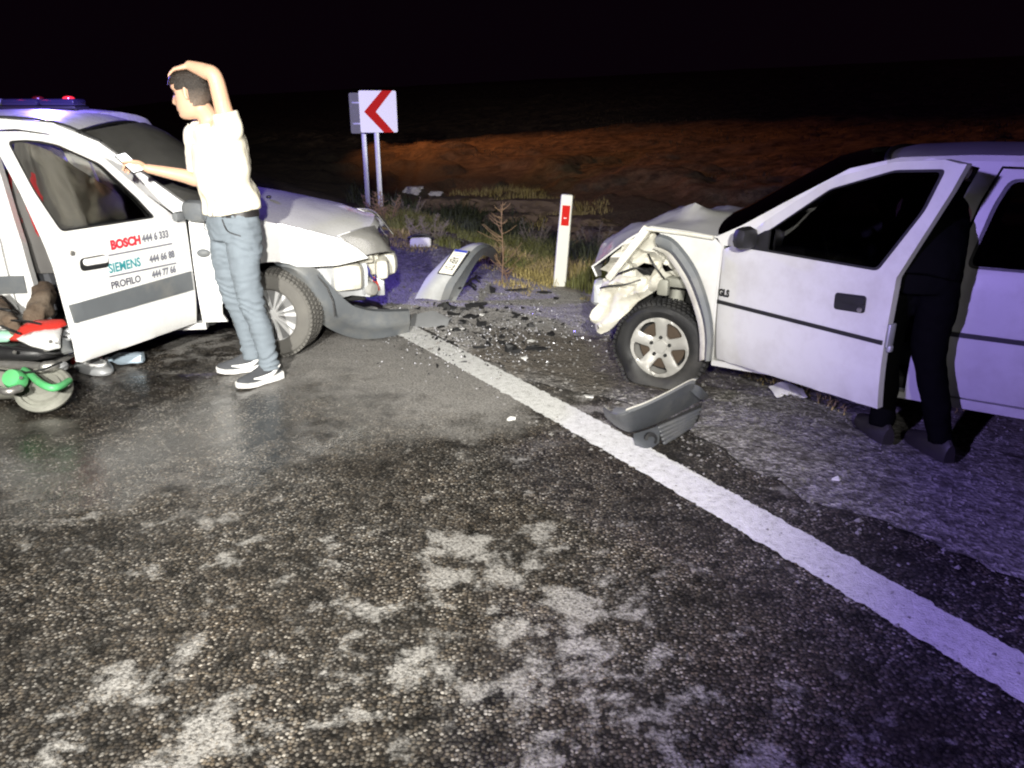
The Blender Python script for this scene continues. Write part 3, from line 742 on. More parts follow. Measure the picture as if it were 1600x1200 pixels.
# bared front end
fe = mk('bumper_beam', join(box((.66, -.02, .52), (.10, 1.10, .15), .05), xf(box((.70, -.30, .525), (.13, .22, .17), .055), Matrix.Identity(4))), M_cream, white_car)
mk('front_crossmember', crumple(join(box((.56, -.38, .55), (.16, .20, .17), .03), box((.58, -.25, .44), (.10, .20, .10), .02), box((.50, -.50, .60), (.22, .16, .05), .015), box((.52, .3, .52), (.2, .5, .16), .03)), .012, 7), M_cream, white_car)
mk('washer_tank', crumple(join(box((.43, -.60, .49), (.20, .13, .19), .04)), .012, 8, 4), M_cream, white_car)
mk('inner_wing', crumple(thick([[(x, -.66 + .10 * (x > .4), z) for x in (.20, .32, .44, .56)] for z in (.62, .52, .42, .34)], .01, (0, -1, 0)), .02, 6, 2), M_galv, white_car)
mk('tow_bracket', join(box((.66, -.34, .37), (.012, .13, .13), .003), box((.62, -.40, .37), (.09, .012, .13), .003)), M_galv, white_car)
mk('fog_lamp', xf(lathe([(.001, .03), (.04, .025), (.055, 0), (.05, -.05)], 20, 'x'), Matrix.Translation((.58, -.52, .38)) @ Matrix.Rotation(R(-40), 4, 'Z')), M_clear, white_car)
mk('fog_lamp_housing', xf(box((0, 0, 0), (.08, .11, .11), .03), Matrix.Translation((.535, -.50, .38)) @ Matrix.Rotation(R(-40), 4, 'Z')), M_galv, white_car)
mk('red_bracket', xf(thick([[(.0, .00, .05), (.03, .01, .04)], [(.01, -.02, 0), (.04, 0, 0)], [(.02, -.01, -.06), (.05, .01, -.05)]], .006), Matrix.Translation((.58, -.43, .40))), M_redp, white_car)
mk('wiring', join(tube([(.55, -.52, .52), (.60, -.50, .44), (.61, -.44, .43), (.60, -.40, .47)], .006, 6, 4), tube([(.52, -.55, .60), (.57, -.55, .52), (.55, -.52, .47)], .008, 6, 4), tube([(.45, -.55, .55), (.52, -.52, .35), (.60, -.42, .30), (.63, -.3, .33)], .013, 6, 4)), M_bluebit, white_car)
# torn bumper corner, still hanging from the wheel arch and dragging on the road
tl = [aty(u, v, Y) for u, v, Y in ((428, 409, 5.0), (462, 410, 5.0), (487, 415, 5.02), (508, 437, 5.06), (533, 463, 5.12), (556, 480, 5.2), (580, 486, 5.29), (610, 487, 5.39), (640, 486, 5.5))]
bl = [aty(u, v, Y) for u, v, Y in ((440, 420, 4.98), (456, 430, 4.98), (474, 458, 5.0), (487, 485, 5.03), (505, 508, 5.10), (535, 524, 5.25), (568, 531, 5.31), (605, 528, 5.36), (640, 520, 5.48))]
Mi = white_car.matrix_basis.inverted() if False else (Matrix.Translation(LX) @ Matrix.Rotation(R(LDEG), 4, 'Z')).inverted()
rows = []
for a, b in zip(catmull(tl, 4), catmull(bl, 4)):
    A, B = Vector(a), Vector(b); row = []
    for w_ in np.linspace(0, 1, 9):
        p = A.lerp(B, w_); out = Vector((.25, -1, .15)).normalized() * (.035 * math.sin(math.pi * w_) - .03 * smooth(.55, .72, w_))
        row.append(Mi @ (p + out))
    rows.append(row)
mk('torn_bumper', thick(rows, .007, (.2, -1, .2)), M_grey, white_car, ang=55)
mk('bumper_lip', thick([[Mi @ Vector(a), Mi @ (Vector(a) + Vector((-.02, .06, .004)))] for a in catmull(tl[5:], 4)], .006, (0, 0, 1)), M_grey, white_car)
# the open door
ODEG = 8 + 180 + 62
hinge = Matrix.Translation(LX) @ Matrix.Rotation(R(LDEG), 4, 'Z') @ Vector((-.52, -.82, 0))
Md = Mi @ Matrix.Translation(hinge) @ Matrix.Rotation(R(ODEG), 4, 'Z')
def dml(lift=0.):
    def f(d, z, q):
        y = .0 + q + lift
        if z < .55: y -= .03 * ((.55 - z) / .3) ** 2
        if z > .93: y -= .10 * (z - .93)
        return tuple(Md @ Vector((d, y, z)))
    return f
od = mk('open_door', panel(door_l, dml(), .05, [win_l], .05, .006), M_white, white_car, ang=35)
od['label'] = 'front door swung wide open, lettered with appliance service names'
mk('window_pane', panel(win_l, dml(-.024), .005, (), .09), glass('door_glass', (.78, .78, .76), .45), od)
sh = [(x + (.66 - x) * .035, z + (1.18 - z) * .045) for x, z in win_l]
mk('window_seal', panel(win_l, dml(-.004), .016, [sh], .09, .002), M_black, od)
mk('door_trim', panel([(.04, .30), (.86, .30), (.90, .80), (.90, .90), (.05, .90)], dml(-.052), .04, (), .09, .02), M_seat, od)
mk('door_moulding', panel([(.03, .485), (.925, .497), (.938, .597), (.03, .605)], dml(.014), .016, (), .07), M_grey, od)
mk('door_handle', join(panel(rounded([(.63, .745), (.825, .755), (.82, .825), (.64, .82)], .035, 5), dml(.004), .012, (), .05, .003)), M_black, od)
mk('handle_flap', panel(rounded([(.645, .775), (.80, .782), (.80, .818), (.65, .815)], .02, 5), dml(.016), .014, (), .05, .004), M_white, od)
mk('door_lock', xf(lathe([(.001, .006), (.013, .006), (.015, 0)], 14), Md @ Matrix.Translation((.855, -.0, .86))), M_steel, od)
mk('door_mirror', join(xf(box((.02, .10, .985), (.10, .17, .13), .045), Md), xf(box((.08, .02, .955), (.08, .05, .06), .02), Md)), M_grey, od)
def lt(d0, z0, tilt=0.): return lambda x, y: dml(.0025)(d0 - x, z0 + y + tilt * x, 0)
for body, d0, z0, sz, mm, bo, sx in (('BOSCH', .605, .838, .068, M_redprint, .004, .98), ('444 6 333', .375, .842, .060, M_greyp, .0028, .86),
                                     ('SIEMENS', .645, .712, .072, M_teal, .002, .86), ('444 66 88', .345, .716, .058, M_greyp, .0028, .86),
                                     ('PROFILO', .650, .622, .056, M_darkp, .002, .98), ('444 77 66', .345, .624, .056, M_greyp, .0028, .86)):
    text_mesh(body, sz, lt(d0, z0), 'lettering', mm, od, bo, sx)
mk('print_rule', join(panel([(.15, .795), (.63, .805), (.63, .813), (.15, .803)], dml(.004), .003, (), .2, 0), panel([(.14, .673), (.65, .689), (.65, .697), (.14, .681)], dml(.004), .003, (), .2, 0)), M_greyp, od)
mk('roof_edge_trim', tube([(x, -yfl(x, z) + .03, z + .006) for x, z in top_l[3:9]], .008, 6, 3), M_black, white_car)
for y in (-.35, .25):
    mk('wiper', tube([(-.40, y, 1.01), (-.52, y + .20, 1.07), (-.60, y + .40, 1.11)], .008, 6, 3), M_black, white_car)
Wl = lambda x, y, z: Matrix.Translation(LX) @ Matrix.Rotation(R(LDEG), 4, 'Z') @ Vector((x, y, z))

# ---- the right car: older white saloon, nose crushed, driver's door ajar
door_r = [(.0, .25), (.967, .262), (.961, .576), (.965, .885), (1.115, 1.266), (1.15, 1.375), (1.06, 1.388), (.852, 1.368), (.558, 1.276), (.25, 1.055), (.06, .90), (.0, .87)]
win_r = rounded([(.09, .897), (.875, .900), (1.026, 1.18), (1.075, 1.352), (.859, 1.335), (.567, 1.232), (.281, 1.015)], .025)
ap_r = [(-.516, .235), (-1.50, .235), (-1.50, .58), (-1.505, .89), (-1.60, 1.24), (-1.63, 1.33), (-1.57, 1.345), (-1.37, 1.325), (-1.075, 1.25), (-.765, 1.04), (-.58, .89), (-.516, .885)]
top_r = [(-.47, .93), (-.60, 1.0), (-.80, 1.13), (-1.08, 1.305), (-1.30, 1.365), (-1.6, 1.385), (-2.0, 1.39), (-2.4, 1.375), (-2.65, 1.335), (-2.95, 1.12), (-3.10, .96)]
rdoor_r = [(-1.575, .25), (-2.10, .25), (-2.13, .45), (-2.24, .60), (-2.36, .75), (-2.42, .89), (-2.36, 1.29), (-2.0, 1.34), (-1.715, 1.34), (-1.66, 1.19), (-1.585, .86)]
rwin_r = rounded([(-1.655, .885), (-2.32, .89), (-2.28, 1.25), (-2.0, 1.29), (-1.755, 1.29), (-1.71, 1.17)], .04)
cfg_r = dict(W=.82, belt=.885, edge=1.4, lean=.16, open=1, door=door_r, win=win_r, aperture=ap_r, top=top_r, header=-1.24, rear_header=-2.6, rdoor=rdoor_r, rwin=rwin_r, tail=-3.2, crown=.025, wr=.285, rim='five', strip=(.566, .588, M_black), screen=M_glass, paint=M_oldwhite)
RX, RDEG = (1.12, 5.08, 0), 148
wreck, yfr, fmr, ztr = car('car', RX, RDEG, cfg_r, 'white saloon with its nose crushed back onto the front wheel and driver door ajar')
Mr = Matrix.Translation(RX) @ Matrix.Rotation(R(RDEG), 4, 'Z'); Mri = Mr.inverted()
Wr = lambda x, y, z: Mr @ Vector((x, y, z))
wheel_mesh(wreck, (-.165, .655, .238), .285, .175, 'five', 1, 2, M_tyre, M_alloy, flat=True)
wheel_mesh(wreck, (.0, -.70, .285), .285, .175, 'five', -1, 8, M_tyre, M_alloy)
# far fender is whole, the near one is torn down to a triangle behind the wheel
fend_r = [(-.500, .25), (-.36, .25)] + arc(.0, .29, .355, 178, 25, 12) + [(.55, .50), (.58, .70), (.45, .78), (.2, .86), (-.2, .91), (-.500, .92)]
mk('fender', crumple(panel(fend_r, fmr(-1), .03, (), .06), .02, 3, 4), M_oldwhite, wreck, ang=35)
fn_ = [(-.503, .24), (-.503, .885), (-.45, .922), (-.30, .935), (-.10, .945), (-.17, .905), (-.26, .86), (-.345, .775), (-.43, .62), (-.475, .45), (-.49, .24)]
def fold(x, z, q):
    d = .035 * smooth(-.42, -.2, x) + .02 * math.sin((z - .6) * 14) * smooth(-.5, -.35, x) * (x > -.48)
    return (x, yfr(x, z) + q - .01 + d * .5, z)
mk('torn_fender', panel(fn_, fold, .02, (), .04), M_oldwhite, wreck, ang=45)
fo = [(-.150, .915), (-.185, .925), (-.272, .889), (-.393, .753), (-.481, .566), (-.520, .40), (-.522, .252)]
fi = [(-.162, .854), (-.20, .845), (-.259, .81), (-.362, .678), (-.443, .506), (-.475, .38), (-.484, .25)]
rows = []
for a, b in zip(catmull(fo, 5), catmull(fi, 5)):
    rows.append([(a[0], .835, a[1]), (a[0] * .85 + b[0] * .15, .862, a[1] * .85 + b[1] * .15), (a[0] * .4 + b[0] * .6, .868, a[1] * .4 + b[1] * .6), (b[0], .845, b[1]), (b[0] + .01, .80, b[1] - .008)])
mk('wheel_arch_moulding', thick(rows, .008, (0, 1, 0)), M_grey, wreck, ang=50)
rows = []
for b in catmull(fi, 5):
    rows.append([(b[0] + .004, .835, b[1] - .002), (b[0] + .035, .825, b[1] - .018), (b[0] + .05, .77, b[1] - .03)])
mk('wheel_arch_lip', thick(rows, .006, (0, 1, 0)), M_cream, wreck, ang=60)
# buckled hood: three lengthwise profiles blended across
pa = [(-.48, .93), (-.30, .946), (-.085, .955), (.03, .885), (.17, .775), (.305, .675), (.27, .615)]
pb = [(-.48, .965), (-.32, 1.0), (-.17, 1.03), (.08, .965), (.34, .845), (.50, .735), (.47, .66)]
pc = [(-.48, .93), (-.2, .93), (.0, .91), (.25, .86), (.45, .80), (.66, .72), (.64, .65)]
lin = lambda P_: [np.array(P_[i]) * (1 - t_) + np.array(P_[i + 1]) * t_ for i in range(len(P_) - 1) for t_ in np.linspace(0, 1, 6)[:-1]] + [np.array(P_[-1])]
A_, B_, C_ = lin(pa), lin(pb), lin(pc)
rows = []
for a, b, c in zip(A_, B_, C_):
    row = []
    for w_ in np.linspace(0, 1, 19):
        y = .775 - 1.5 * w_; k1 = max(0, 1 - w_ / .36); k3 = max(0, (w_ - .36) / .64); k2 = 1 - k1 - k3
        k1, k2, k3 = [q for q in (k1, k2, k3)]
        p = Vector((a[0] * k1 + b[0] * k2 + c[0] * k3, y, a[1] * k1 + b[1] * k2 + c[1] * k3))
        f_ = smooth(-.45, -.1, p.x); e_ = smooth(0, .12, w_)
        tr_ = abs(((p.x * 2.1 + p.y * 1.3 + .5 * nz(p, 3, 6)) % 1) * 2 - 1) - .5; t2_ = abs(((p.x * -1.2 + p.y * 2.6 + .5 * nz(p, 3, 9)) % 1) * 2 - 1) - .5
        p += Vector((.03 * nz(p, 5, 2), .01 * nz(p, 4, 8), -.02 + .036 * tr_ + .018 * t2_ + .03 * nz(p, 6, 5))) * f_ * e_
        if a[0] > .1: p.y -= .06 * smooth(.1, .3, a[0]) * (1 - w_)
        row.append(p)
    rows.append(row)
mk('buckled_hood', thick(rows, .010, (0, 0, 1)), M_oldwhite, wreck, ang=28)
mk('hood_edge', join(tube([(-.46, .80, .925), (-.30, .80, .935), (-.075, .80, .943)], (.012, .012, .012), 8, 3, round_=False)), M_cream, wreck)
# inner wing rail folded down in front of the wheel, sheet metal hanging from it
mk('wing_rail', crumple(join(box((0, 0, 0), (.40, .035, .045), .008, Matrix.Translation((.042, .775, .785)) @ Matrix.Rotation(R(55), 4, 'Y'))), .008, 9), M_cream, wreck, ang=30)
def patch(outline, y, amp, sc, seed, slope=0., th=.008, step=.025, holes=(), xs=0.):
    def tri(v): return abs((v % 1.0) * 2 - 1) - .5
    def f(x, z, q):
        w_ = noise.noise_vector(Vector((x * 5 + seed, z * 5, seed)))
        a = tri((x * .8 + z * .6) * sc * .75 + w_.x * .9 + seed); b = tri((x * -.5 + z * .9) * sc * .42 + w_.y * 1.1)
        d = amp * (1.5 * a + 1.4 * b + 1.2 * w_.z)
        return (x + w_.x * amp * .3, y + q + d + slope * (z - .6) + xs * x, z + w_.y * amp * .3)
    return panel(outline, f, th, holes, step, .001)
sh1 = [(.27, .655), (.17, .74), (.06, .86), (-.06, .92), (-.13, .88), (-.20, .80), (-.26, .72), (-.235, .66), (-.17, .655), (-.11, .60), (-.05, .55), (.03, .50), (.12, .56), (.20, .60)]
vd1 = [(.02, .70), (-.03, .735), (-.09, .715), (-.08, .665), (-.02, .655)]; vd2 = [(-.14, .745), (-.19, .735), (-.20, .695), (-.15, .685)]; vd3 = [(.13, .66), (.18, .67), (.17, .62), (.12, .615)]
mk('crushed_inner_wing', patch(sh1, .66, .050, 9, 3.1, .25, holes=[vd1, vd2, vd3]), M_cream, wreck, ang=25)
for h_ in ([(.20, .70, .60), (.10, .74, .66), (.0, .73, .70), (-.06, .68, .66)], [(.24, .72, .55), (.16, .77, .58), (.06, .76, .60), (-.02, .72, .63)], [(-.04, .70, .80), (-.10, .74, .74), (-.16, .72, .66), (-.19, .66, .60)]):
    mk('hose', tube(h_, [.005, .006, .005, .004], 8, 5), M_black, wreck)
mk('radiator', crumple(box((.20, .30, .58), (.05, .55, .36), .01), .03, 5, 3), M_engine, wreck, ang=30)
sh2 = [(.235, .60), (.13, .645), (.0, .645), (-.13, .66), (-.19, .635), (-.12, .575), (-.01, .50), (.06, .42), (.12, .345), (.165, .295), (.215, .265), (.27, .285), (.295, .335), (.285, .40), (.245, .46), (.26, .53)]
mk('crushed_chassis_leg', patch(sh2, .71, .034, 10, 7.7, -.05, .010, .022, [[(.232 + .014 * math.cos(a), .310 + .014 * math.sin(a)) for a in np.linspace(0, 2 * math.pi, 9)[:-1]]]), M_cream, wreck, ang=25)
sh3 = [(.33, .62), (.22, .64), (.18, .58), (.22, .46), (.30, .38), (.36, .46), (.37, .55)]
mk('bent_front_panel', patch(sh3, .60, .06, 8, 1.7, .3, xs=-.6), M_cream, wreck, ang=25)
mk('broken_headlamp', crumple(join(box((.28, .62, .50), (.10, .12, .16), .03), box((.30, .5, .46), (.08, .16, .12), .03)), .03, 9, 2), M_galv, wreck, ang=30)
mk('engine', join(box((.0, .05, .55), (.50, .75, .42), .06), box((.12, .1, .78), (.3, .4, .12), .04), box((.3, 0, .5), (.06, .9, .4), .02)), M_dark, wreck)
mk('suspension_strut', join(tube([(-.16, .52, .32), (-.18, .50, .62), (-.18, .48, .82)], (.045, .05, .04), 12, 3), box((-.24, .66, .63), (.16, .08, .06), .02), box((-.16, .70, .60), (.07, .05, .10), .015)), M_engine, wreck)
mk('steel_bumper_bar', crumple(box((.40, -.15, .47), (.08, 1.15, .11), .02), .05, 3, 6), M_cream, wreck)
hl = mk('headlight', box((.55, -.55, .66), (.16, .34, .15), .04), M_clear, wreck)
mk('reflector_bowl', box((.52, -.55, .66), (.10, .30, .12), .03), M_refl, hl)
mk('cowl_panel', thick([[(x, y, z) for y in np.linspace(-.72, .72, 9)] for x, z in ((-.46, .925), (-.52, .93), (-.60, .955))], .01, (0, 0, 1)), M_black, wreck)
# door ajar
RO = 148 + 180 - 23
Md2 = Mri @ Matrix.Translation(Wr(-.52, .82, 0)) @ Matrix.Rotation(R(RO), 4, 'Z')
def dmr(lift=0.):
    def f(d, z, q):
        y = -(q + lift)
        if z < .55: y += .03 * ((.55 - z) / .3) ** 2
        if z > .89: y += .08 * (z - .89)
        y -= .012 * math.exp(-((z - .60) / .04) ** 2) * 0
        return tuple(Md2 @ Vector((d, y, z)))
    return f
od = mk('ajar_door', panel(door_r, dmr(), .05, [win_r], .05, .006), M_oldwhite, wreck, ang=35)
od['label'] = "driver's door standing ajar with a black rubbing strip"
mk('window_pane', panel(win_r, dmr(-.024), .005, (), .09), glass('tinted_glass', (.30, .30, .31)), od)
sh = [(x + (.62 - x) * .04, z + (1.10 - z) * .05) for x, z in win_r]
mk('window_seal', panel(win_r, dmr(-.004), .016, [sh], .09, .002), M_black, od)
mk('door_trim', panel([(.04, .30), (.90, .30), (.92, .86), (.05, .86)], dmr(-.052), .05, (), .09, .02), M_seat, od)
mk('door_moulding', panel([(.0, .577), (.955, .577), (.955, .597), (.0, .597)], dmr(.010), .012, (), .07, .004), M_black, od)
mk('mirror_sail', panel([(.10, .905), (.285, .905), (.28, 1.01), (.25, 1.0)], dmr(.006), .016, (), .05, .003), M_black, od)
mk('door_mirror', xf(box((.20, -.075, .965), (.09, .13, .115), .04), Md2), M_black, od)
mk('handle_recess', panel(rounded([(.693, .690), (.850, .700), (.848, .782), (.690, .770)], .018, 5), dmr(.005), .012, (), .04, .003), M_black, od)
mk('door_handle', panel(rounded([(.70, .728), (.845, .738), (.842, .772), (.70, .762)], .014, 5), dmr(.016), .014, (), .04, .004), M_black, od)
mk('door_lock', xf(lathe([(.001, -.012), (.009, -.012), (.012, -.002)], 12), Md2 @ Matrix.Translation((.826, -.004, .714))), M_steel, od)
text_mesh('GLS', .052, lambda x, y: dmr(.004)(.004 + x, .622 + y + .05 * x, 0), 'badge', M_black, od, .0035, .82)
mk('door_latch', join(xf(box((.972, .03, .62), (.012, .05, .11), .004), Md2), xf(box((.978, .03, .56), (.02, .03, .03), .006), Md2)), M_galv, od)

# ---- the patrol car beyond the left wreck, only its lit roof bar stands above it
cfg_p = dict(cfg_l); cfg_p.update(open=0, greybump=False)
police, yfp, fmp, ztp = car('police_car', (-5.15, 6.95 + .35, 0), -90, cfg_p, 'patrol car parked behind the white hatchback, red and blue bar on its roof')
for s in (-1, 1):
    mk('fender', panel(fend_l, fmp(s), .03, (), .08), M_white, police, ang=35)
    wheel_mesh(police, (-.03, s * .73, .29), .29, .185, 'multi', s)
    mk('livery_stripe', panel([(-.55, .62), (-2.3, .62), (-2.3, .72), (-.55, .72)], fmp(s, .006), .004, (), .12, .001), M_blue, police)
    mk('headlight', box((.56, s * .52, .70), (.20, .26, .14), .05), M_refl, police)
    mk('indicator', box((.60, s * .66, .70), (.10, .06, .10), .02), glow('lit_amber_lens', (1, .35, .05), 4), police)
rows = []
for i in range(13):
    x = -.46 + 1.08 * i / 12; zz = zhood(x)
    rows.append([(x - .14 * u * u * smooth(.25, .62, x), yfp(x, zz) * u, zz + .07 * (1 - u * u)) for u in np.linspace(-1, 1, 13)])
mk('hood', thick(rows, .014, (0, 0, 1)), M_white, police)
mk('front_bumper', thick([[(.70 + .10 * (1 - u * u) + b_, .70 * u, z) for u in np.linspace(-1, 1, 15)] for z, b_ in ((.68, -.08), (.60, .0), (.40, .02), (.24, -.05))], .04, (1, 0, 0)), M_white, police)
mk('engine_bay', box((.15, 0, .5), (.9, 1.2, .42), .05), M_dark, police)
Z0 = 1.575
lb = mk('light_bar', join(box((-1.55, -.06, Z0 - .005), (.30, 1.10, .03), .012), box((-1.55, .45, Z0 - .03), (.2, .05, .05), .01), box((-1.55, -.45, Z0 - .03), (.2, .05, .05), .01)), M_black, police)
mk('blue_lens', box((-1.55, .29, Z0 + .045), (.27, .38, .075), .03), glow('lit_blue_lens', (.020, .018, .040), .10), lb)
mk('blue_lens', box((-1.55, -.11, Z0 + .045), (.27, .40, .075), .03), glow('lit_blue_lens', (.020, .018, .040), .10), lb)
mk('white_lens', box((-1.55, -.48, Z0 + .045), (.27, .24, .075), .03), M_galv, lb)
for y in (.36, .03):
    mk('red_beacon', xf(lathe([(.001, .028), (.04, .022), (.058, .010), (.062, -.01)], 20, 'z'), Matrix.Translation((-1.55, y, Z0 + .084))), glow('lit_red_lens', (.9, .03, .03), .8) if y > .2 else M_dimred, lb)

# ------------------------------------------------------------------ roadside furniture
def sheet_on(o_mat, w, h, th, r=.03):
    return panel(rounded([(-w / 2, -h / 2), (w / 2, -h / 2), (w / 2, h / 2), (-w / 2, h / 2)], r, 4), lambda x, z, q: (x, -q, z), th, (), .3, .001)
SY = 12.0
pb_ = aty(589, 215, SY); gz = HGT((Vector((pb_.x, SY, 0)) - LO).dot(EP), (Vector((pb_.x, SY, 0)) - LO).dot(ET))
c0 = aty(590, 174.5, SY - .05)
sign = empty('chevron_sign', (pb_.x, SY, gz), 0, 'white square board with a red chevron pointing left, on a steel post', 'road sign')
sz = c0.z - gz
tx = Matrix.Rotation(R(10), 4, 'Z')
mk('sign_board', xf(sheet_on(None, .54, .58, .004, .03), tx @ Matrix.Translation((c0.x - pb_.x, -.055, sz))), M_signw, sign)
ch = [(.065, .29), (.215, .29), (-.035, .0), (.215, -.29), (.065, -.29), (-.205, .0)]
mk('chevron', xf(panel(ch, lambda x, z, q: (x, -q, z), .0015, (), .2, 0), tx @ Matrix.Translation((c0.x - pb_.x, -.0575, sz))), M_red2, sign)
mk('post', join(box((0, 0, sz * .5 - .05), (.075, .05, sz + .5), .008), box((0, -.028, sz * .5 - .05), (.012, .012, sz + .48), 0)), M_galv, sign)
mk('bracket', xf(join(box((0, -.03, sz + .2), (.4, .03, .03), .005), box((0, -.03, sz - .2), (.4, .03, .03), .005)), tx), M_galv, sign)
SY2 = 12.35
p2 = aty(569, 215, SY2); c2 = aty(566, 177, SY2)
g2 = HGT((Vector((p2.x, SY2, 0)) - LO).dot(EP), (Vector((p2.x, SY2, 0)) - LO).dot(ET))
sign2 = empty('road_sign', (p2.x, SY2, g2), 0, 'grey back of a second sign board half hidden behind the chevron board', 'road sign')
mk('sign_board', xf(sheet_on(None, .36, .58, .004, .03), Matrix.Translation((c2.x - p2.x, -.04, c2.z - g2))), pbr('grey_painted_back', (.13, .13, .135), .6), sign2)
mk('post', box((0, 0, (c2.z - g2) * .5 - .05), (.075, .05, c2.z - g2 + .4), .008), M_galv, sign2)
mk('bracket', join(box((0, -.03, c2.z - g2 + .15), (.3, .02, .03), .004), box((0, -.03, c2.z - g2 - .15), (.3, .02, .03), .004)), M_galv, sign2)

mb = at(874, 441, 0); mp_, mt_ = (mb - LO).dot(EP), (mb - LO).dot(ET)
marker = empty('marker_post', (mb.x, mb.y, HGT(mp_, mt_) - .02), R(-4), 'leaning white roadside marker post with a red reflector strip', 'marker post')
marker.rotation_euler = (R(2), R(3.6), R(-4))
rows = []
for z, w_, d_ in ((-.1, .062, .05), (0, .062, .05), (.45, .059, .047), (.86, .055, .045), (.875, .053, .043), (.88, .045, .035)):
    rows.append([(w_ * x, d_ * y, z) for x, y in ((-1, -.35), (-.86, -.6), (.86, -.6), (1, -.35), (1, .1), (.5, .8), (0, 1), (-.5, .8), (-1, .1))])
mk('body', grid(rows, True, True), M_post, marker, ang=40)
rf = mk('reflector', panel([(-.035, .60), (.037, .60), (.037, .785), (-.035, .785)], lambda x, z, q: (x, -.032 - q, z), .004, (), .1, .001), M_red2, marker)
mk('reflector_scratch', panel([(-.012, .664), (.012, .668), (.012, .674), (-.004, .672), (-.012, .680)], lambda x, z, q: (x, -.034 - q, z), .001, (), .1, 0), M_signw, rf)

# ------------------------------------------------------------------ bumpers lying on the ground
def along(path_t, path_b, mat_, name, root, th=.008, bulge=.04, outv=(0, -1, .3), n=4, m=7):
    rows_ = []
    inv = root.matrix_basis.inverted() if False else Matrix.Translation(-root.location)
    for a, b in zip(catmull(path_t, n), catmull(path_b, n)):
        A, B = Vector(a), Vector(b); o_ = Vector(outv).normalized()
        rows_.append([inv @ (A.lerp(B, w_) + o_ * bulge * math.sin(math.pi * w_)) for w_ in np.linspace(0, 1, m)])
    return mk(name, thick(rows_, th, outv), mat_, root, ang=50)
# far bumper with its number plate, lying on its back
fb0 = at(690, 430, .2)
fbump = empty('front_bumper', (fb0.x, fb0.y, 0), 0, 'grey front bumper with a number plate lying on the gravel shoulder', 'bumper')
# face (pale, plate on it) between the outer edge L and the crest edge K, then down to the ground G
KY = [6.50, 6.52, 6.55, 6.60, 6.65, 6.75, 7.0, 7.5, 8.2]; LY = [6.52, 6.55, 6.59, 6.63, 6.69, 6.78, 6.92, 7.1, 7.4]; GY = [6.52, 6.57, 6.62, 6.70, 6.77, 6.87, 7.07, 7.5, 8.2]
Kp = [(688, 470), (697, 445), (709, 428), (724, 408), (738, 391), (752, 382), (766, 384), (776, 392), (781, 404)]
Lp = [(648, 467), (657, 450), (668, 432), (689, 410), (706, 395), (728, 384), (742, 380), (755, 379), (768, 386)]
K = [aty(u, v, Y) for (u, v), Y in zip(Kp, KY)]; L = [aty(u, v, Y) for (u, v), Y in zip(Lp, LY)]
def P3(a, b, w_, lift=0.):
    n_ = Vector((-.35, -.8, .5)).normalized(); return a.lerp(b, w_) + n_ * lift
rows = []
for a, b in zip(catmull(K, 5), catmull(L, 5)):
    a, b = Vector(a), Vector(b); rows.append([P3(a, b, w_, .03 * math.sin(math.pi * w_)) - fbump.location for w_ in np.linspace(0, 1, 7)])
mk('bumper_face', thick(rows, .008, (-.4, -.8, .5)), pbr('pale_bumper_plastic', (.36, .37, .37), .5, 0, .08, 9, bump=.1, bs=200, dirt=.4), fbump, ang=60)
Gp = [(712, 470), (722, 452), (728, 440), (737, 422), (746, 408), (756, 398), (764, 396), (772, 400), (778, 408)]
G = [aty(u, v, Y) for (u, v), Y in zip(Gp, GY)]
mk('bumper_underside', thick([[Vector(a) + Vector((0, 0, .001)) - fbump.location, (Vector(a) * .6 + Vector(b) * .4) + Vector((.015, -.03, .015)) - fbump.location, (Vector(a) * .25 + Vector(b) * .75) + Vector((.0, -.0, .0)) - fbump.location, Vector(b) - fbump.location] for a, b in zip(catmull(K, 5), catmull(G, 5))], .008, (.5, -.5, .2)), M_grey, fbump, ang=40)
mk('bumper_end', crumple(thick([[aty(752, 383, 6.78) - fbump.location, aty(770, 386, 7.05) - fbump.location, aty(783, 404, 8.0) - fbump.location], [aty(748, 398, 6.80) - fbump.location, aty(764, 402, 7.1) - fbump.location, at(778, 413, .0) - fbump.location]], .008, (.2, -1, .3)), .01, 6), M_grey, fbump)
# number plate rides on the face
q0, q1, q2, q3 = aty(686, 428, 6.54), aty(707, 431.5, 6.53), aty(732, 394.5, 6.61), aty(711.5, 391.5, 6.64)   # near-left, near-right, far-right, far-left
pn = (q1 - q0).cross(q3 - q0).normalized()
if pn.y > 0: pn = -pn
def pm(s, t_, lift):      # s from plate's left (far) to right (near), t_ from letter foot (left in view) to head
    a = q3.lerp(q0, s); b = q2.lerp(q1, s); return a.lerp(b, t_) + pn * (.030 + lift) - fbump.location
def psheet(s0, s1, t0, t1, l0, l1): 
    return thick([[pm(s, t_, l1) for t_ in np.linspace(t0, t1, 5)] for s in np.linspace(s0, s1, 9)], l1 - l0, pn)
plate = mk('number_plate', psheet(0, 1, 0, 1, -.012, .006), M_plate, fbump)
mk('plate_frame', join(psheet(-.02, 1.02, -.08, .0, -.014, .009), psheet(-.02, 1.02, 1.0, 1.08, -.014, .009), psheet(1.0, 1.02, 0, 1, -.014, .009)), M_black, plate)
mk('plate_band', psheet(.0, .09, .02, .98, .006, .0075), M_blue, plate)
text_mesh('11 ABP 737', 1.0, lambda x, y: pm(.115 + x * .150, .16 + y * .92, .0078), 'plate_lettering', M_black, plate, .012, 1.0)
fl = mk('broken_grille', crumple(join(*[tube([at(718 + i * 5, 452 - i * 4, .10) - fbump.location, at(730 + i * 5, 444 - i * 4, .05) - fbump.location, at(742 + i * 3, 452 - i * 6, .01) - fbump.location], .010, 6, 3) for i in range(4)]), .02, 8), M_black, fbump)

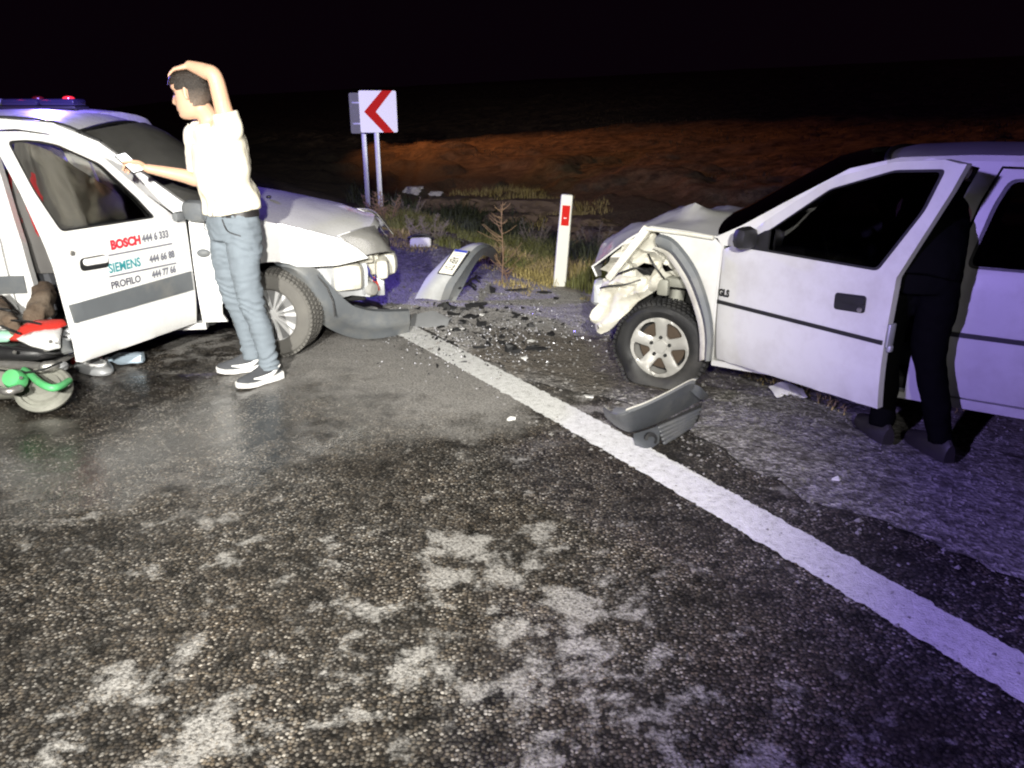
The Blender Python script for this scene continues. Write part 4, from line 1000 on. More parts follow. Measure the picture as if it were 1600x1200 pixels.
# near bumper in front of the saloon's wheel
nb0 = at(1020, 660, 0)
nbump = empty('front_bumper', (nb0.x, nb0.y, 0), 0, 'dark grey bumper with slotted lower grille lying beside the white line', 'bumper')
tT = [at(942, 637, .18), at(955, 646, .20), at(975, 647, .215), at(1010, 634, .23), at(1045, 617, .235), at(1075, 601, .235), at(1085, 600, .22)]
tB = [at(949, 655, .08), at(966, 668, .055), at(986, 675, .045), at(1021, 664, .06), at(1058, 646, .075), at(1092, 627, .085), at(1105, 618, .09)]
along(tT, tB, M_dkgrey, 'bumper_face', nbump, .008, .025, (-.4, -1, .35), 5, 9)
tI = [p + Vector((.03, .055, .012)) for p in tT[1:]]
along(tT[1:], tI, pbr('pale_edge_plastic', (.13, .135, .14), .5, 0, .1), 'bumper_rim', nbump, .008, .006, (0, 0, 1), 4, 4)
along([p + Vector((.01, .018, .014)) for p in tT[2:]], [p + Vector((.014, .03, .016)) for p in tT[2:]], M_cream, 'rim_edge', nbump, .004, 0, (0, 0, 1), 4, 3)
tA = [at(990, 678, .045), at(1010, 672, .05), at(1032, 664, .055)]
tG = [at(992, 697, .0), at(1012, 703, .0), at(1030, 692, .0)]
along(tA, tG, M_dkgrey, 'lower_apron', nbump, .008, .015, (-.3, -1, .4), 4, 6)
hc = at(1018, 685, .022)
mk('fog_lamp_hole', xf(lathe([(.020, .006), (.034, .004), (.036, -.01), (.022, -.012), (.001, -.014)], 20), Matrix.Translation(hc - nbump.location + Vector((-.008, -.026, .008))) @ Matrix.Rotation(R(-24), 4, 'X') @ Matrix.Rotation(R(18), 4, 'Z') @ Matrix.Scale(-1, 4, (0, 1, 0))), M_black, nbump)
for i in range(5):
    a = at(1030 + i * 2, 668 + i * 6, .052 - i * .010); b = at(1094 - i * 3, 640 + i * 6, .075 - i * .014)
    mk('grille_slat', xf(tube([a - nbump.location, a.lerp(b, .5) + Vector((.0, -.012, .004)) - nbump.location, b - nbump.location], (.010, .011, .009), 8, 4), Matrix.Identity(4)), M_dkgrey, nbump)
mk('grille_backing', thick([[at(1024, 668, .055) - nbump.location + Vector((.01, .03, 0)), at(1096, 634, .09) - nbump.location + Vector((.01, .03, 0))], [at(1030, 694, .004) - nbump.location + Vector((.01, .04, 0)), at(1090, 664, .004) - nbump.location + Vector((.01, .04, 0))]], .006), M_dark, nbump)
along([at(1085, 600, .22), at(1095, 605, .20), at(1106, 616, .14)], [at(1080, 612, .19), at(1094, 624, .13), at(1104, 624, .07)], M_dkgrey, 'bumper_corner', nbump, .008, .01, (.5, -.8, .2), 4, 5)

# ------------------------------------------------------------------ people
def head_mesh(c, f, up, scale=1.0, hair=False):
    """c: centre of the skull, f: facing direction, up: head's up"""
    f = Vector(f).normalized(); up = Vector(up).normalized(); l = up.cross(f).normalized(); up = f.cross(l).normalized()
    zs = np.linspace(-.118, .118, 34)
    fz = [-.118, -.112, -.10, -.088, -.075, -.066, -.058, -.050, -.040, -.028, -.012, .005, .020, .032, .045, .07, .095, .112, .118]
    ff = [.045, .072, .083, .083, .079, .087, .082, .087, .084, .082, .082, .083, .082, .090, .093, .088, .068, .035, .006]
    bz = [-.118, -.09, -.06, -.03, 0, .04, .075, .10, .118]; bf = [.02, .035, .055, .078, .092, .098, .088, .06, .006]
    wz = [-.118, -.105, -.085, -.05, -.01, .03, .06, .09, .11, .118]; wf = [.022, .042, .056, .066, .072, .075, .073, .058, .032, .005]
    rows = []
    for z in zs:
        F_, B_, W_ = np.interp(z, fz, ff), np.interp(z, bz, bf), np.interp(z, wz, wf); row = []
        if hair: F_, B_, W_ = F_ * 1.03 + .004, B_ * 1.04 + .006, W_ * 1.02 + .004
        for j in range(44):
            a = 2 * math.pi * j / 44; ca, sa = math.cos(a), math.sin(a)
            x = (F_ if ca > 0 else B_) * (abs(ca) ** .9) * (1 if ca > 0 else -1); y = W_ * (abs(sa) ** .92) * (1 if sa > 0 else -1)
            if not hair and ca > .3:
                nose = .030 * math.exp(-(y / .013) ** 2) * smooth(.03, -.028, z) * smooth(-.050, -.032, z)
                eye = .012 * math.exp(-((abs(y) - .032) / .016) ** 2 - ((z - .016) / .012) ** 2)
                x += nose - eye
                x += .006 * math.exp(-(y / .024) ** 2) * (math.exp(-((z + .056) / .006) ** 2) + math.exp(-((z + .070) / .007) ** 2))
            row.append((x, y, z))
        rows.append(row)
    def put(p): return Vector(c) + (f * p[0] + l * p[1] + up * p[2]) * scale
    if hair:
        V_, F_ = grid(rows, True, True); keep = []
        for q in F_:
            m = sum((Vector(V_[i]) for i in q), Vector()) / len(q)
            lim = .058 + .012 * nz((m.y * 20, m.x * 20), 1.0) if m.x > .045 else (.022 if m.x > -.005 else -.05 + (m.x + .005) * .1)
            if abs(m.y) > .04 and -.02 < m.x < .03: lim = .028
            if m.z > lim: keep.append(q)
        used = sorted({i for q in keep for i in q}); mp = {u: i for i, u in enumerate(used)}
        out = []
        for u in used:
            p = Vector(V_[u]); d = p.normalized(); p += d * (.006 + .008 * smooth(.05, .11, p.z) + .004 * nz(p, 70, 3) + .003 * nz(p, 150, 3)); out.append(put(p))
        return out, [tuple(mp[i] for i in q) for q in keep]
    parts = [([put(p) for p in grid(rows, True, True)[0]], grid(rows, True, True)[1])]
    for s in (1, -1):
        e = [put((-.012 + .010 * math.sin(t * .9), s * (.074 + .010 * math.sin(t / 2)), .012 + .030 * math.cos(t))) for t in np.linspace(0, math.pi, 6)]
        parts.append(tube(e, [.008, .010, .010, .009, .008, .008], 8, 3))
    return join(*parts)
def hand(wrist, palm_dir, back, curl, side, k=1.0):
    """palm_dir: wrist to knuckles, back: back of the hand, side: +1 thumb on palm_dir x back"""
    w = Vector(wrist); d = Vector(palm_dir).normalized(); b = Vector(back); b = (b - d * b.dot(d)).normalized(); a = d.cross(b) * side
    parts = [tube([w, w + d * .045 * k, w + d * .088 * k], [(.024 * k, .018 * k), (.038 * k, .016 * k), (.041 * k, .013 * k)], 12, 4, a)]
    for i, (off, ln) in enumerate(((.030, .068), (.010, .076), (-.011, .070), (-.030, .056))):
        p = w + d * (.080 - abs(i - 1.2) * .004) * k + a * off * k; path = [p - d * .02 * k]; ang = .12; path.append(p)
        for j, fr in enumerate((.46, .31, .23)):
            ang += curl * (.7 if j == 0 else 1.0); p = p + (d * math.cos(ang) - b * math.sin(ang)) * ln * fr * k; path.append(p)
        parts.append(tube(path, [.0092 * k, .0092 * k, .0085 * k, .0078 * k, .0066 * k], 8, 3))
    t0 = w + d * .025 * k + a * .024 * k
    parts.append(tube([t0, t0 + (d * .5 + a * .8 - b * .3) * .032 * k, t0 + (d * .85 + a * .75 - b * .5) * .058 * k, t0 + (d * 1.1 + a * .5 - b * .55) * .078 * k], [.014 * k, .0115 * k, .010 * k, .008 * k], 8, 3))
    return join(*parts)
def wrinkle(vf, fun):
    return [tuple(Vector(p) + fun(Vector(p))) for p in vf[0]], vf[1]
def shoe(ankle, toe_dir, root, ln=.285, lift=0.0):
    a = Vector(ankle) - root.location; d = Vector(toe_dir); d.z = 0; d.normalize(); s = Vector((-d.y, d.x, 0)); g = Vector((a.x, a.y, lift)) - d * .07
    prof = [(0, .030, .050, .060), (.04, .040, .085, .075), (.09, .040, .105, .080), (.14, .040, .088, .072), (.19, .048, .066, .050), (.24, .047, .050, .040), (.275, .034, .036, .028), (.287, .014, .024, .016)]
    rows = []
    for x, w_, h_, t_ in prof:
        base = .022 + .010 * smooth(.2, .287, x) * 1
        rows.append([g + d * x + s * (w_ * math.cos(q) * (1 - .35 * max(0, math.sin(q)))) + Vector((0, 0, base + max(0, math.sin(q)) * h_ - (.004 if math.sin(q) < 0 else 0))) for q in np.linspace(0, 2 * math.pi, 17)[:-1]])
    up = mk('shoe', grid(rows, True, True), M_shoe, root)
    rows = []
    for x, w_, h_, t_ in prof:
        k = 1.13; rise = .014 * smooth(.2, .287, x)
        thick_ = .032 + .016 * smooth(.12, .0, x)
        rows.append([g + d * ((x - .14) * 1.05 + .14) + s * sx * w_ * k + Vector((0, 0, z)) for sx, z in ((-1, rise + .004), (-.85, rise), (.85, rise), (1, rise + .004), (1.02, thick_ + rise * .6), (.6, thick_ + rise), (-.6, thick_ + rise), (-1.02, thick_ + rise * .6))])
    mk('sole', grid(rows, True, True), M_sole, up, ang=50)
    for q in (1, -1):                       # curved side flash
        sw = [g + d * x + s * q * (w_ + .003) + Vector((0, 0, z)) for x, w_, z in ((.20, .040, .055), (.14, .042, .048), (.08, .044, .055), (.035, .040, .085), (.012, .032, .098))]
        mk('side_flash', tube(sw, [(.004, .003), (.012, .004), (.014, .004), (.008, .004), (.002, .002)], 8, 4, (0, 0, 1)), M_sole, up)
    return up

# the man with his hand on his head
mo = Vector((-1.62, 4.52, 0))
man = empty('person', mo, 0, 'standing man in cream t-shirt and jeans, one hand on his head, phone in the other', 'person')
def rel(p, o=mo): return Vector(p) - o
mf = Vector((-.6, -.8, 0)).normalized(); ml = Vector((.8, -.6, 0)).normalized()
pel = Vector((-1.625, 4.53, .96)); che = Vector((-1.640, 4.50, 1.32)); nek = Vector((-1.672, 4.50, 1.50))
shL = Vector((-1.540, 4.40, 1.475)); elL = Vector((-1.568, 4.36, 1.735)); wrL = Vector((-1.715, 4.42, 1.794))
shR = Vector((-1.790, 4.60, 1.445)); elR = Vector((-1.805, 4.58, 1.195)); wrR = Vector((-2.04, 4.46, 1.262))
hdc = Vector((-1.748, 4.475, 1.650)); hf = Vector((-1, .03, -.10))
hipL, hipR = pel + ml * .085 + Vector((0, 0, -.03)), pel - ml * .085 + Vector((0, 0, -.03))
knL, knR = Vector((-1.545, 4.44, .51)), Vector((-1.715, 4.62, .52))
anL, anR = Vector((-1.49, 4.46, .10)), Vector((-1.655, 4.66, .10))
arm_parts = [tube([shL, shL.lerp(elL, .5), elL, elL.lerp(wrL, .35) + Vector((0, 0, .008)), wrL], [.052, .046, .042, .041, .027], 14, 5),
             tube([shR, shR.lerp(elR, .5), elR, elR.lerp(wrR, .35), wrR], [.052, .046, .041, .039, .026], 14, 5)]
body = join(tube([pel + Vector((0, 0, -.06)), pel + Vector((0, 0, .08)), che - Vector((0, 0, .12)), che, che + Vector((0, 0, .12)), nek], [(.12, .08), (.150, .095), (.155, .105), (.165, .110), (.15, .09), (.06, .055)], 20, 5, ml),
            tube([nek - Vector((0, 0, .05)), nek + Vector((-.01, 0, .03)), hdc + Vector((.035, .0, -.06))], [.062, .056, .055], 14, 5),
            head_mesh(hdc, hf, (-.1, 0, 1), 1.06), *arm_parts,
            hand(wrL, (-1, .12, -.20), (-.14, -.1, 1), .20, 1, .95), hand(wrR, (-.86, -.1, .22), (.15, .6, .55), .62, -1, 1.0),
            tube([hipL, knL, anL], [.05, .045, .035], 12, 5), tube([hipR, knR, anR], [.05, .045, .035], 12, 5))
bd = remesh(([rel(p) for p in body[0]], body[1]), .0055, 2)
mk('body', bd, M_skin, man, ang=80)
hv = head_mesh(hdc, hf, (-.1, 0, 1), 1.05, True)
mk('hair', thick([[Vector((0, 0, 0))] * 2] * 2, .001) if False else ([rel(p) for p in hv[0]], hv[1]), M_fade, man, ang=80)
for s in (1, -1):
    l_ = Vector((0, 0, 1)).cross(hf.normalized())
    e = hdc + hf.normalized() * .083 + l_ * s * .033 + Vector((0, 0, .022)); mk('eyebrow', tube([rel(e + l_ * s * .018 - hf * .006 + Vector((0, 0, .008))), rel(e + Vector((0, 0, .014))), rel(e - l_ * s * .016 + Vector((0, 0, .010)))], [.003, .0045, .004], 6, 3), M_hair, man)
    e = hdc + hf.normalized() * .074 + l_ * s * .032 + Vector((0, 0, .008)); mk('eye', xf(lathe([(.001, .008), (.006, .006), (.009, 0), (.006, -.006)], 12, 'x'), Matrix.Translation(rel(e)) @ Matrix.Rotation(math.pi, 4, 'Z')), M_hair, man)
# t-shirt
st = [tube([pel + Vector((.0, 0, .055)), pel + Vector((0, 0, .14)), che - Vector((0, 0, .13)), che + Vector((0, 0, .0)), che + Vector((0, 0, .10)), nek + Vector((0, 0, -.035)), nek + Vector((-.006, 0, .004))], [(.198, .142), (.196, .138), (.190, .132), (.195, .132), (.184, .122), (.120, .100), (.070, .064)], 28, 6, ml, False),
      tube([che + ml * .06 + Vector((0, 0, .11)), shL, shL.lerp(elL, .33)], [(.08, .08), (.082, .075), (.076, .070)], 18, 5, ml, False),
      tube([che - ml * .06 + Vector((0, 0, .11)), shR, shR.lerp(elR, .45), shR.lerp(elR, .86)], [(.08, .08), (.078, .074), (.074, .068), (.078, .070)], 18, 5, ml, False)]
sm = remesh(([rel(p) for p in join(*st)[0]], join(*st)[1]), .010, 4)
def shirt_fold(p):
    z = p.z; ang = math.atan2(p.y, p.x); low = smooth(1.32, 1.0, z)
    d = Vector((p.x - 0, p.y, 0)); d = d.normalized() if d.length > .01 else Vector((1, 0, 0))
    k = .007 * low * math.sin(9 * ang + 10 * z + 3 * nz(p, 4)) + .006 * math.sin((z * 30 + p.x * 42 + 4 * nz(p, 6))) * smooth(1.0, 1.15, z) * smooth(1.45, 1.25, z) * smooth(-.02, .1, p.x)
    k += .007 * nz(p, 9, 2) + .005 * nz(p, 26, 5)
    return d * k + Vector((0, 0, (.045 * smooth(-.08, .18, p.x) - .020) * smooth(1.10, .99, z)))
mk('shirt', wrinkle(sm, shirt_fold), M_shirt, man, ang=80)
# jeans
jp = [tube([pel + Vector((0, 0, .075)), pel + Vector((0, 0, 0)), pel + Vector((0, 0, -.10))], [(.182, .122), (.192, .134), (.165, .128)], 24, 6, ml, False)]
for h, k_, a in ((hipL, knL, anL), (hipR, knR, anR)):
    m1 = h.lerp(k_, .5) + mf * .015; m2 = k_.lerp(a, .45) - mf * .015
    jp.append(tube([h + Vector((0, 0, .02)), h.lerp(k_, .25), m1, k_, m2, a + Vector((0, 0, .06)), a - Vector((0, 0, .02))], [(.100, .104), (.098, .100), (.086, .088), (.069, .071), (.064, .068), (.056, .060), (.060, .066)], 20, 6, ml, False))
jm = remesh(([rel(p) for p in join(*jp)[0]], join(*jp)[1]), .009, 3)
def jean_fold(p):
    z = p.z; side = p.x * .9 + p.y * .3
    c = (pel - mo) if z > .85 else (Vector((hipL + hipR) / 2 - mo))
    L_ = (p - rel(knL)).length < (p - rel(knR)).length if z < .9 else True
    ax = rel(knL) if L_ else rel(knR); d = Vector((p.x - ax.x, p.y - ax.y, 0)); d = d.normalized() if d.length > .005 else Vector((1, 0, 0))
    kn = math.exp(-((z - .50) / .10) ** 2); ank = smooth(.30, .13, z); cr = math.exp(-((z - .83) / .12) ** 2)
    k = .005 * (kn + .8 * cr) * math.sin(z * 130 + 20 * side + 9 * nz(p, 9)) + .008 * ank * math.sin(z * 130 + 14 * side + 8 * nz(p, 9)) + .008 * nz(p, 8, 4) + .006 * nz(p, 17, 4) + .005 * nz(Vector((p.x * .5, p.y * .5, p.z * 1.6)), 32, 7)
    return d * k
mk('jeans', wrinkle(jm, jean_fold), M_jeans, man, ang=80)
for sg, h_, k_ in ((1, hipL, knL), (-1, hipR, knR)):
    o_ = mf * .128 + ml * sg * .085
    mk('pocket_seam', tube([rel(pel + Vector((0, 0, .03)) + mf * .118 + ml * sg * .075), rel(pel + Vector((0, 0, -.03)) + mf * .120 + ml * sg * .115), rel(pel + Vector((0, 0, -.06)) + mf * .075 + ml * sg * .165)], .0035, 6, 4), M_belt, man)
mk('belt_buckle', box(rel(pel + Vector((0, 0, .055)) + mf * .131), (.045, .02, .035), .006, Matrix.Rotation(math.atan2(ml.y, ml.x), 4, 'Z')), M_steel, man)
mk('belt', tube([rel(pel + Vector((0, 0, .040))), rel(pel + Vector((0, 0, .074)))], [(.190, .130), (.188, .128)], 28, 3, ml, False), M_belt, man)
shoe(anL, (-.62, -.70, 0), man); shoe(anR, (-.88, -.34, 0), man)
# the phone he reads
ph = wrR + Vector((-.090, -.025, .030))
phone = empty('mobile_phone', ph, 0, "lit mobile phone held in the standing man's hand", 'phone')
pr_ = Matrix.Rotation(R(-20), 4, 'Z') @ Matrix.Rotation(R(38), 4, 'Y') @ Matrix.Rotation(R(12), 4, 'X')
mk('case', xf(box((0, 0, 0), (.150, .072, .010), .004), pr_), M_phone, phone)
mk('screen', xf(box((0, 0, .0056), (.140, .064, .0012), .0004, seg=1), pr_), M_screen, phone)

# the person in black leaning into the saloon
po = Vector((1.96, 3.46, 0))
lean = empty('person', po, 0, "person in black clothes leaning through the saloon's open driver door", 'person')
def rel2(p): return Vector(p) - po
p_pel = Vector((1.865, 3.46, .90)); p_che = Vector((2.035, 3.76, 1.15)); p_nek = Vector((2.12, 3.90, 1.21)); p_hd = Vector((2.19, 4.02, 1.23))
pa_ = Vector((.85, -.53, 0))
pkL, paL = Vector((1.96, 3.44, .50)), Vector((2.055, 3.37, .10)); pkR, paR = Vector((1.845, 3.62, .50)), Vector((1.87, 3.58, .10))
phL, phR = p_pel + pa_ * .08, p_pel - pa_ * .08
psL, psR = p_che + pa_ * .14 + Vector((0.02, .03, .03)), p_che - pa_ * .17 + Vector((0.0, .02, .03))
peR, pwR = Vector((1.84, 3.70, .93)), Vector((1.855, 3.60, .73))
peL, pwL = Vector((2.42, 3.86, .95)), Vector((2.42, 4.08, .85))
b_ = join(tube([p_pel, p_pel.lerp(p_che, .5) + Vector((0, 0, .04)), p_che, p_nek], [(.15, .10), (.15, .10), (.17, .11), (.06, .055)], 18, 5, pa_),
          tube([p_nek - Vector((.02, .03, .0)), p_nek, p_hd], [.06, .055, .055], 12, 5), head_mesh(p_hd + Vector((.02, .04, .02)), (.45, .75, -.5), (-.1, .4, .9)),
          tube([psR, psR.lerp(peR, .5), peR, peR.lerp(pwR, .4), pwR], [.05, .045, .041, .038, .027], 12, 5), tube([psL, psL.lerp(peL, .5), peL, peL.lerp(pwL, .4), pwL], [.05, .045, .041, .038, .027], 12, 5),
          hand(pwR, (.05, -.25, -1), (-.3, -1, .1), .35, 1, 1.05), hand(pwL, (0, .8, -.5), (0, .5, .8), .3, -1, 1.0),
          tube([phL, pkL, paL], [.07, .05, .035], 12, 5), tube([phR, pkR, paR], [.07, .05, .035], 12, 5))
mk('body', remesh(([rel2(p) for p in b_[0]], b_[1]), .0065, 2), M_skin, lean, ang=80)
hv = head_mesh(p_hd + Vector((.02, .04, .02)), (.45, .75, -.5), (-.1, .4, .9), 1, True)
mk('hair', ([rel2(p) for p in hv[0]], hv[1]), M_hair, lean, ang=80)
j_ = join(tube([p_pel + Vector((-.02, -.03, -.04)), p_pel + Vector((0.01, .01, .08)), p_pel.lerp(p_che, .5) + Vector((0, 0, .05)), p_che, p_che.lerp(p_nek, .7), p_nek], [(.165, .13), (.160, .125), (.155, .12), (.165, .12), (.13, .10), (.07, .065)], 24, 6, pa_, False),
          tube([p_che - pa_ * .05, psR, psR.lerp(peR, .5), peR, peR.lerp(pwR, .85)], [.08, .075, .065, .058, .046], 16, 5), tube([p_che + pa_ * .05, psL, psL.lerp(peL, .5), peL, peL.lerp(pwL, .85)], [.08, .075, .065, .058, .046], 16, 5))
mk('jacket', crumple(remesh(([rel2(p) for p in j_[0]], j_[1]), .011, 3), .010, 8), M_blackcloth, lean, ang=80)
t_ = [tube([p_pel + Vector((0, 0, .06)), p_pel, p_pel + Vector((0, 0, -.10))], [(.155, .115), (.165, .125), (.15, .12)], 20, 5, pa_, False)]
for h, k_, a in ((phL, pkL, paL), (phR, pkR, paR)):
    t_.append(tube([h, h.lerp(k_, .5), k_, k_.lerp(a, .5), a + Vector((0, 0, -.02))], [.092, .084, .073, .064, .060], 18, 6, pa_, False))
mk('trousers', crumple(remesh(([rel2(p) for p in join(*t_)[0]], join(*t_)[1]), .011, 3), .009, 9, 2), M_blackcloth, lean, ang=80)
for a, d in ((paL, (-.2, .9, 0)), (paR, (-.1, .95, 0))):
    g = Vector((a.x, a.y, 0)); d = Vector(d).normalized(); s = Vector((-d.y, d.x, 0)); rows = []
    for x, w_, h_ in ((-.075, .03, .07), (-.04, .042, .10), (.03, .042, .12), (.10, .046, .075), (.16, .044, .055), (.20, .028, .04)):
        rows.append([rel2(g + d * x + s * w_ * math.cos(q) + Vector((0, 0, max(.002, .02 + math.sin(q) * h_)))) for q in np.linspace(0, 2 * math.pi, 15)[:-1]])
    mk('shoe', grid(rows, True, True), M_belt, lean)

# ------------------------------------------------------------------ fallen moped at the left edge
mpo = at(40, 600, 0)
moped = empty('moped', (mpo.x, mpo.y, 0), 0, 'red, white and green moped fallen on its side at the wet road edge', 'moped')
def mm(u, v, h): return at(u, v, h) - moped.location
mk('engine_casing', join(tube([mm(-70, 600, .10), mm(0, 596, .11), mm(40, 600, .10), mm(66, 606, .09)], [.10, .105, .085, .11], 18, 5, (0, 0, 1)), ), M_engine, moped)
cw = mm(68, 606, .125)
mk('clutch_cover', xf(lathe([(.10, -.05), (.142, -.03), (.148, -.008), (.135, .008), (.120, .010), (.112, -.004), (.095, -.004), (.088, .012), (.055, .016), (.048, .028), (.02, .032), (.001, .032)], 36, 'z'), Matrix.Translation(cw) @ Matrix.Rotation(R(38), 4, 'X') @ Matrix.Rotation(R(10), 4, 'Y')), pbr('dusty_cast_metal', (.30, .30, .26), .5, .2, .2, 14, dirt=.7, dcol=(.10, .10, .085)), moped)
mk('kick_start', join(tube([mm(-10, 604, .2), mm(10, 612, .2), mm(30, 607, .2)], [.016, .02, .022], 10, 3)), M_steel, moped)
mk('crash_bar', tube([mm(38, 578, .22), mm(48, 585, .22), mm(62, 598, .21), mm(80, 606, .20), mm(95, 603, .19), mm(108, 595, .18)], [.018, .019, .020, .020, .019, .018], 14, 6), M_green, moped)
mk('crash_bar_end', xf(lathe([(.001, .03), (.045, .026), (.055, 0), (.05, -.05)], 20, 'z'), Matrix.Translation(mm(21, 592, .22)) @ Matrix.Rotation(R(55), 4, 'X')), M_green, moped)
mk('exhaust', join(tube([mm(-60, 570, .22), mm(0, 569, .22), mm(45, 571, .22), mm(74, 572, .22), mm(100, 562, .23), mm(140, 538, .24)], [.022, .024, .024, .022, .014, .013], 12, 5), tube([mm(70, 573, .22), mm(84, 571, .22)], [.032, .03], 12, 3)), M_steel, moped)
mk('pedal_rubber', tube([mm(84, 575, .2), mm(98, 572, .2)], [.028, .03], 12, 3), M_galv, moped)
mk('spring_tube', tube([mm(62, 580, .12), mm(82, 588, .12), mm(90, 584, .12)], [.05, .055, .045], 14, 4), M_bluebit, moped)
mk('frame_tube', join(tube([mm(-70, 548, .30), mm(0, 551, .30), mm(60, 552, .29), mm(104, 545, .28)], [.05, .045, .04, .035], 12, 5), tube([mm(-60, 560, .24), mm(20, 558, .24), mm(92, 556, .24)], [.03, .03, .025], 12, 5)), M_black, moped)
def slab(poly, h0, h1, th, name, m_, bul=.03, hole=()):
    """bodywork shell traced over the moped, sloping from h0 at its foot to h1 at its head"""
    vs_ = [q[1] for q in poly]; v0, v1 = max(vs_), min(vs_); us = [q[0] for q in poly]; uc, vc = sum(us) / len(us), (v0 + v1) / 2; ru = max(us) - min(us); rv = v0 - v1
    def f(u, v, q):
        u *= 100; v *= 100; k = (v0 - v) / max(1, rv); p = mm(u, v, h0 + (h1 - h0) * k)
        e = max(0, 1 - (2 * (u - uc) / ru) ** 2) * max(0, 1 - (2 * (v - vc) / rv) ** 2)
        return tuple(p + Vector((0, -.7, .7)) * (bul * e + q))
    return mk(name, panel(rounded([(u / 100, v / 100) for u, v in poly], .03, 3), f, th, (), .05, .003), m_, moped, ang=60)
slab([(-40, 545), (10, 541), (55, 547), (95, 548), (112, 538), (98, 536), (60, 540), (25, 540), (-40, 538)], .30, .33, .02, 'side_panel', M_black)
slab([(24, 529), (48, 541), (72, 546), (93, 542), (95, 510), (78, 515), (50, 522)], .36, .43, .02, 'white_fairing', M_white, .035)
slab([(12, 530), (40, 531), (70, 522), (95, 512), (104, 505), (98, 498), (68, 499), (45, 508), (30, 518)], .38, .46, .02, 'red_fairing', M_redp, .04)
slab([(-40, 536), (12, 533), (28, 520), (10, 515), (-40, 520)], .34, .40, .02, 'green_fairing', M_mint, .03)
slab([(96, 552), (112, 548), (106, 514), (94, 514)], .33, .40, .02, 'leg_shield', M_grey, .02)
for i in range(2):
    mk('shield_rib', tube([mm(108, 518 + i * 9, .39), mm(120, 512 + i * 9, .40), mm(130, 507 + i * 10, .40)], [.022, .024, .02], 10, 4), M_galv, moped)
slab([(104, 552), (132, 545), (132, 508), (106, 518)], .28, .36, .02, 'inner_shield', M_bluebit, .01)
for u_, v_, h_ in ((30, 556, .30), (78, 553, .30), (100, 540, .33), (40, 596, .20), (86, 540, .39)):
    mk('bolt', xf(lathe([(.001, .008), (.008, .008), (.011, 0)], 8, 'z'), Matrix.Translation(mm(u_, v_, h_) + Vector((0, -.03, .03))) @ Matrix.Rotation(R(50), 4, 'X')), M_steel, moped)
for pth in ([(0, 541, .36), (40, 546, .36), (88, 552, .33), (118, 538, .34)], [(-20, 575, .25), (30, 582, .24), (64, 578, .26), (96, 566, .27)], [(96, 525, .41), (112, 530, .38), (124, 540, .34)]):
    mk('brake_hose', tube([mm(*q) for q in pth], .006, 6, 5), M_black, moped)
mk('cable', join(tube([mm(-5, 505, .42), mm(12, 514, .43), mm(30, 521, .42)], .008, 6, 4), tube([mm(-20, 480, .5), mm(10, 484, .52), mm(28, 490, .48)], .008, 6, 4), tube([mm(0, 500, .45), mm(40, 502, .47), mm(62, 506, .46)], .007, 6, 4)), M_black, moped)
slab([(5, 512), (40, 510), (65, 502), (60, 490), (25, 492), (0, 490)], .38, .44, .03, 'seat_base', pbr('dusty_seat_vinyl', (.20, .20, .19), .7, 0, .2, 10, dirt=.4), .02)
wheel_mesh(moped, (-.95, .15, .28), .27, .08, 'five', 1, 0).rotation_euler = (R(62), 0, R(20))
b0 = at(60, 478, .45)
for (u, v, h), (pth, rad), lb_ in (((60, 480, .44), ([(50, 505, .42), (58, 490, .46), (68, 468, .50), (72, 448, .54)], [.05, .062, .066, .045]), 'larger muddy brown bundle propped upright on the moped below the open door'),
                                  ((10, 490, .44), ([(22, 512, .42), (12, 500, .45), (0, 485, .47), (-12, 470, .50)], [.035, .045, .05, .05]), 'smaller muddy brown bundle on the moped at the very left')):
    o_ = at(u, v, h); q = tube([at(*p) - o_ for p in pth], rad, 24, 9)
    tag(mk('cloth_bundle', crumple(crumple(q, .022, 11, u), .008, 40, u), M_brown, None, True, 60, o_), lb_, 'bundle', 'brown bundles on the moped')

# red and grey light unit and a crushed bottle under the open door
o_ = at(146, 571, .03)
lu = empty('mudguard_piece', o_, R(-38), 'red, white and grey oval plastic piece lying under the open door', 'plastic piece')
ov = lambda k, z0: [(.19 * k * math.cos(a), .085 * k * math.sin(a), z0) for a in np.linspace(0, 2 * math.pi, 25)[:-1]]
mk('shell', grid([ov(1, -.025), ov(1.04, -.01), ov(.97, .012), ov(.88, .02), ov(.3, .03)], True, True), M_galv, lu)
mk('red_rim', tube([(.19 * math.cos(a), .088 * math.sin(a), .014) for a in np.linspace(2.0, 4.0, 12)], .016, 8, 3), M_redp, lu)
mk('inner_ring', tube([(.03 + .10 * math.cos(a), .05 * math.sin(a), .030) for a in np.linspace(0, 2 * math.pi, 17)], .009, 8, 2), M_white, lu)
o_ = at(200, 560, .055)
bt = empty('plastic_bottle', o_, R(20), 'crushed clear blue bottle lying by the open door on wet asphalt', 'bottle')
mk('bottle_body', crumple(xf(lathe([(.001, -.09), (.035, -.09), (.040, -.06), (.037, -.02), (.041, .03), (.036, .06), (.015, .10), (.013, .12), (.001, .12)], 20, 'y'), Matrix.Rotation(R(80), 4, 'Z')), .008, 16), M_bottle, bt, ang=30)
mk('cap', xf(lathe([(.001, .135), (.016, .135), (.017, .115), (.001, .115)], 16, 'y'), Matrix.Rotation(R(80), 4, 'Z')), M_signw, bt)

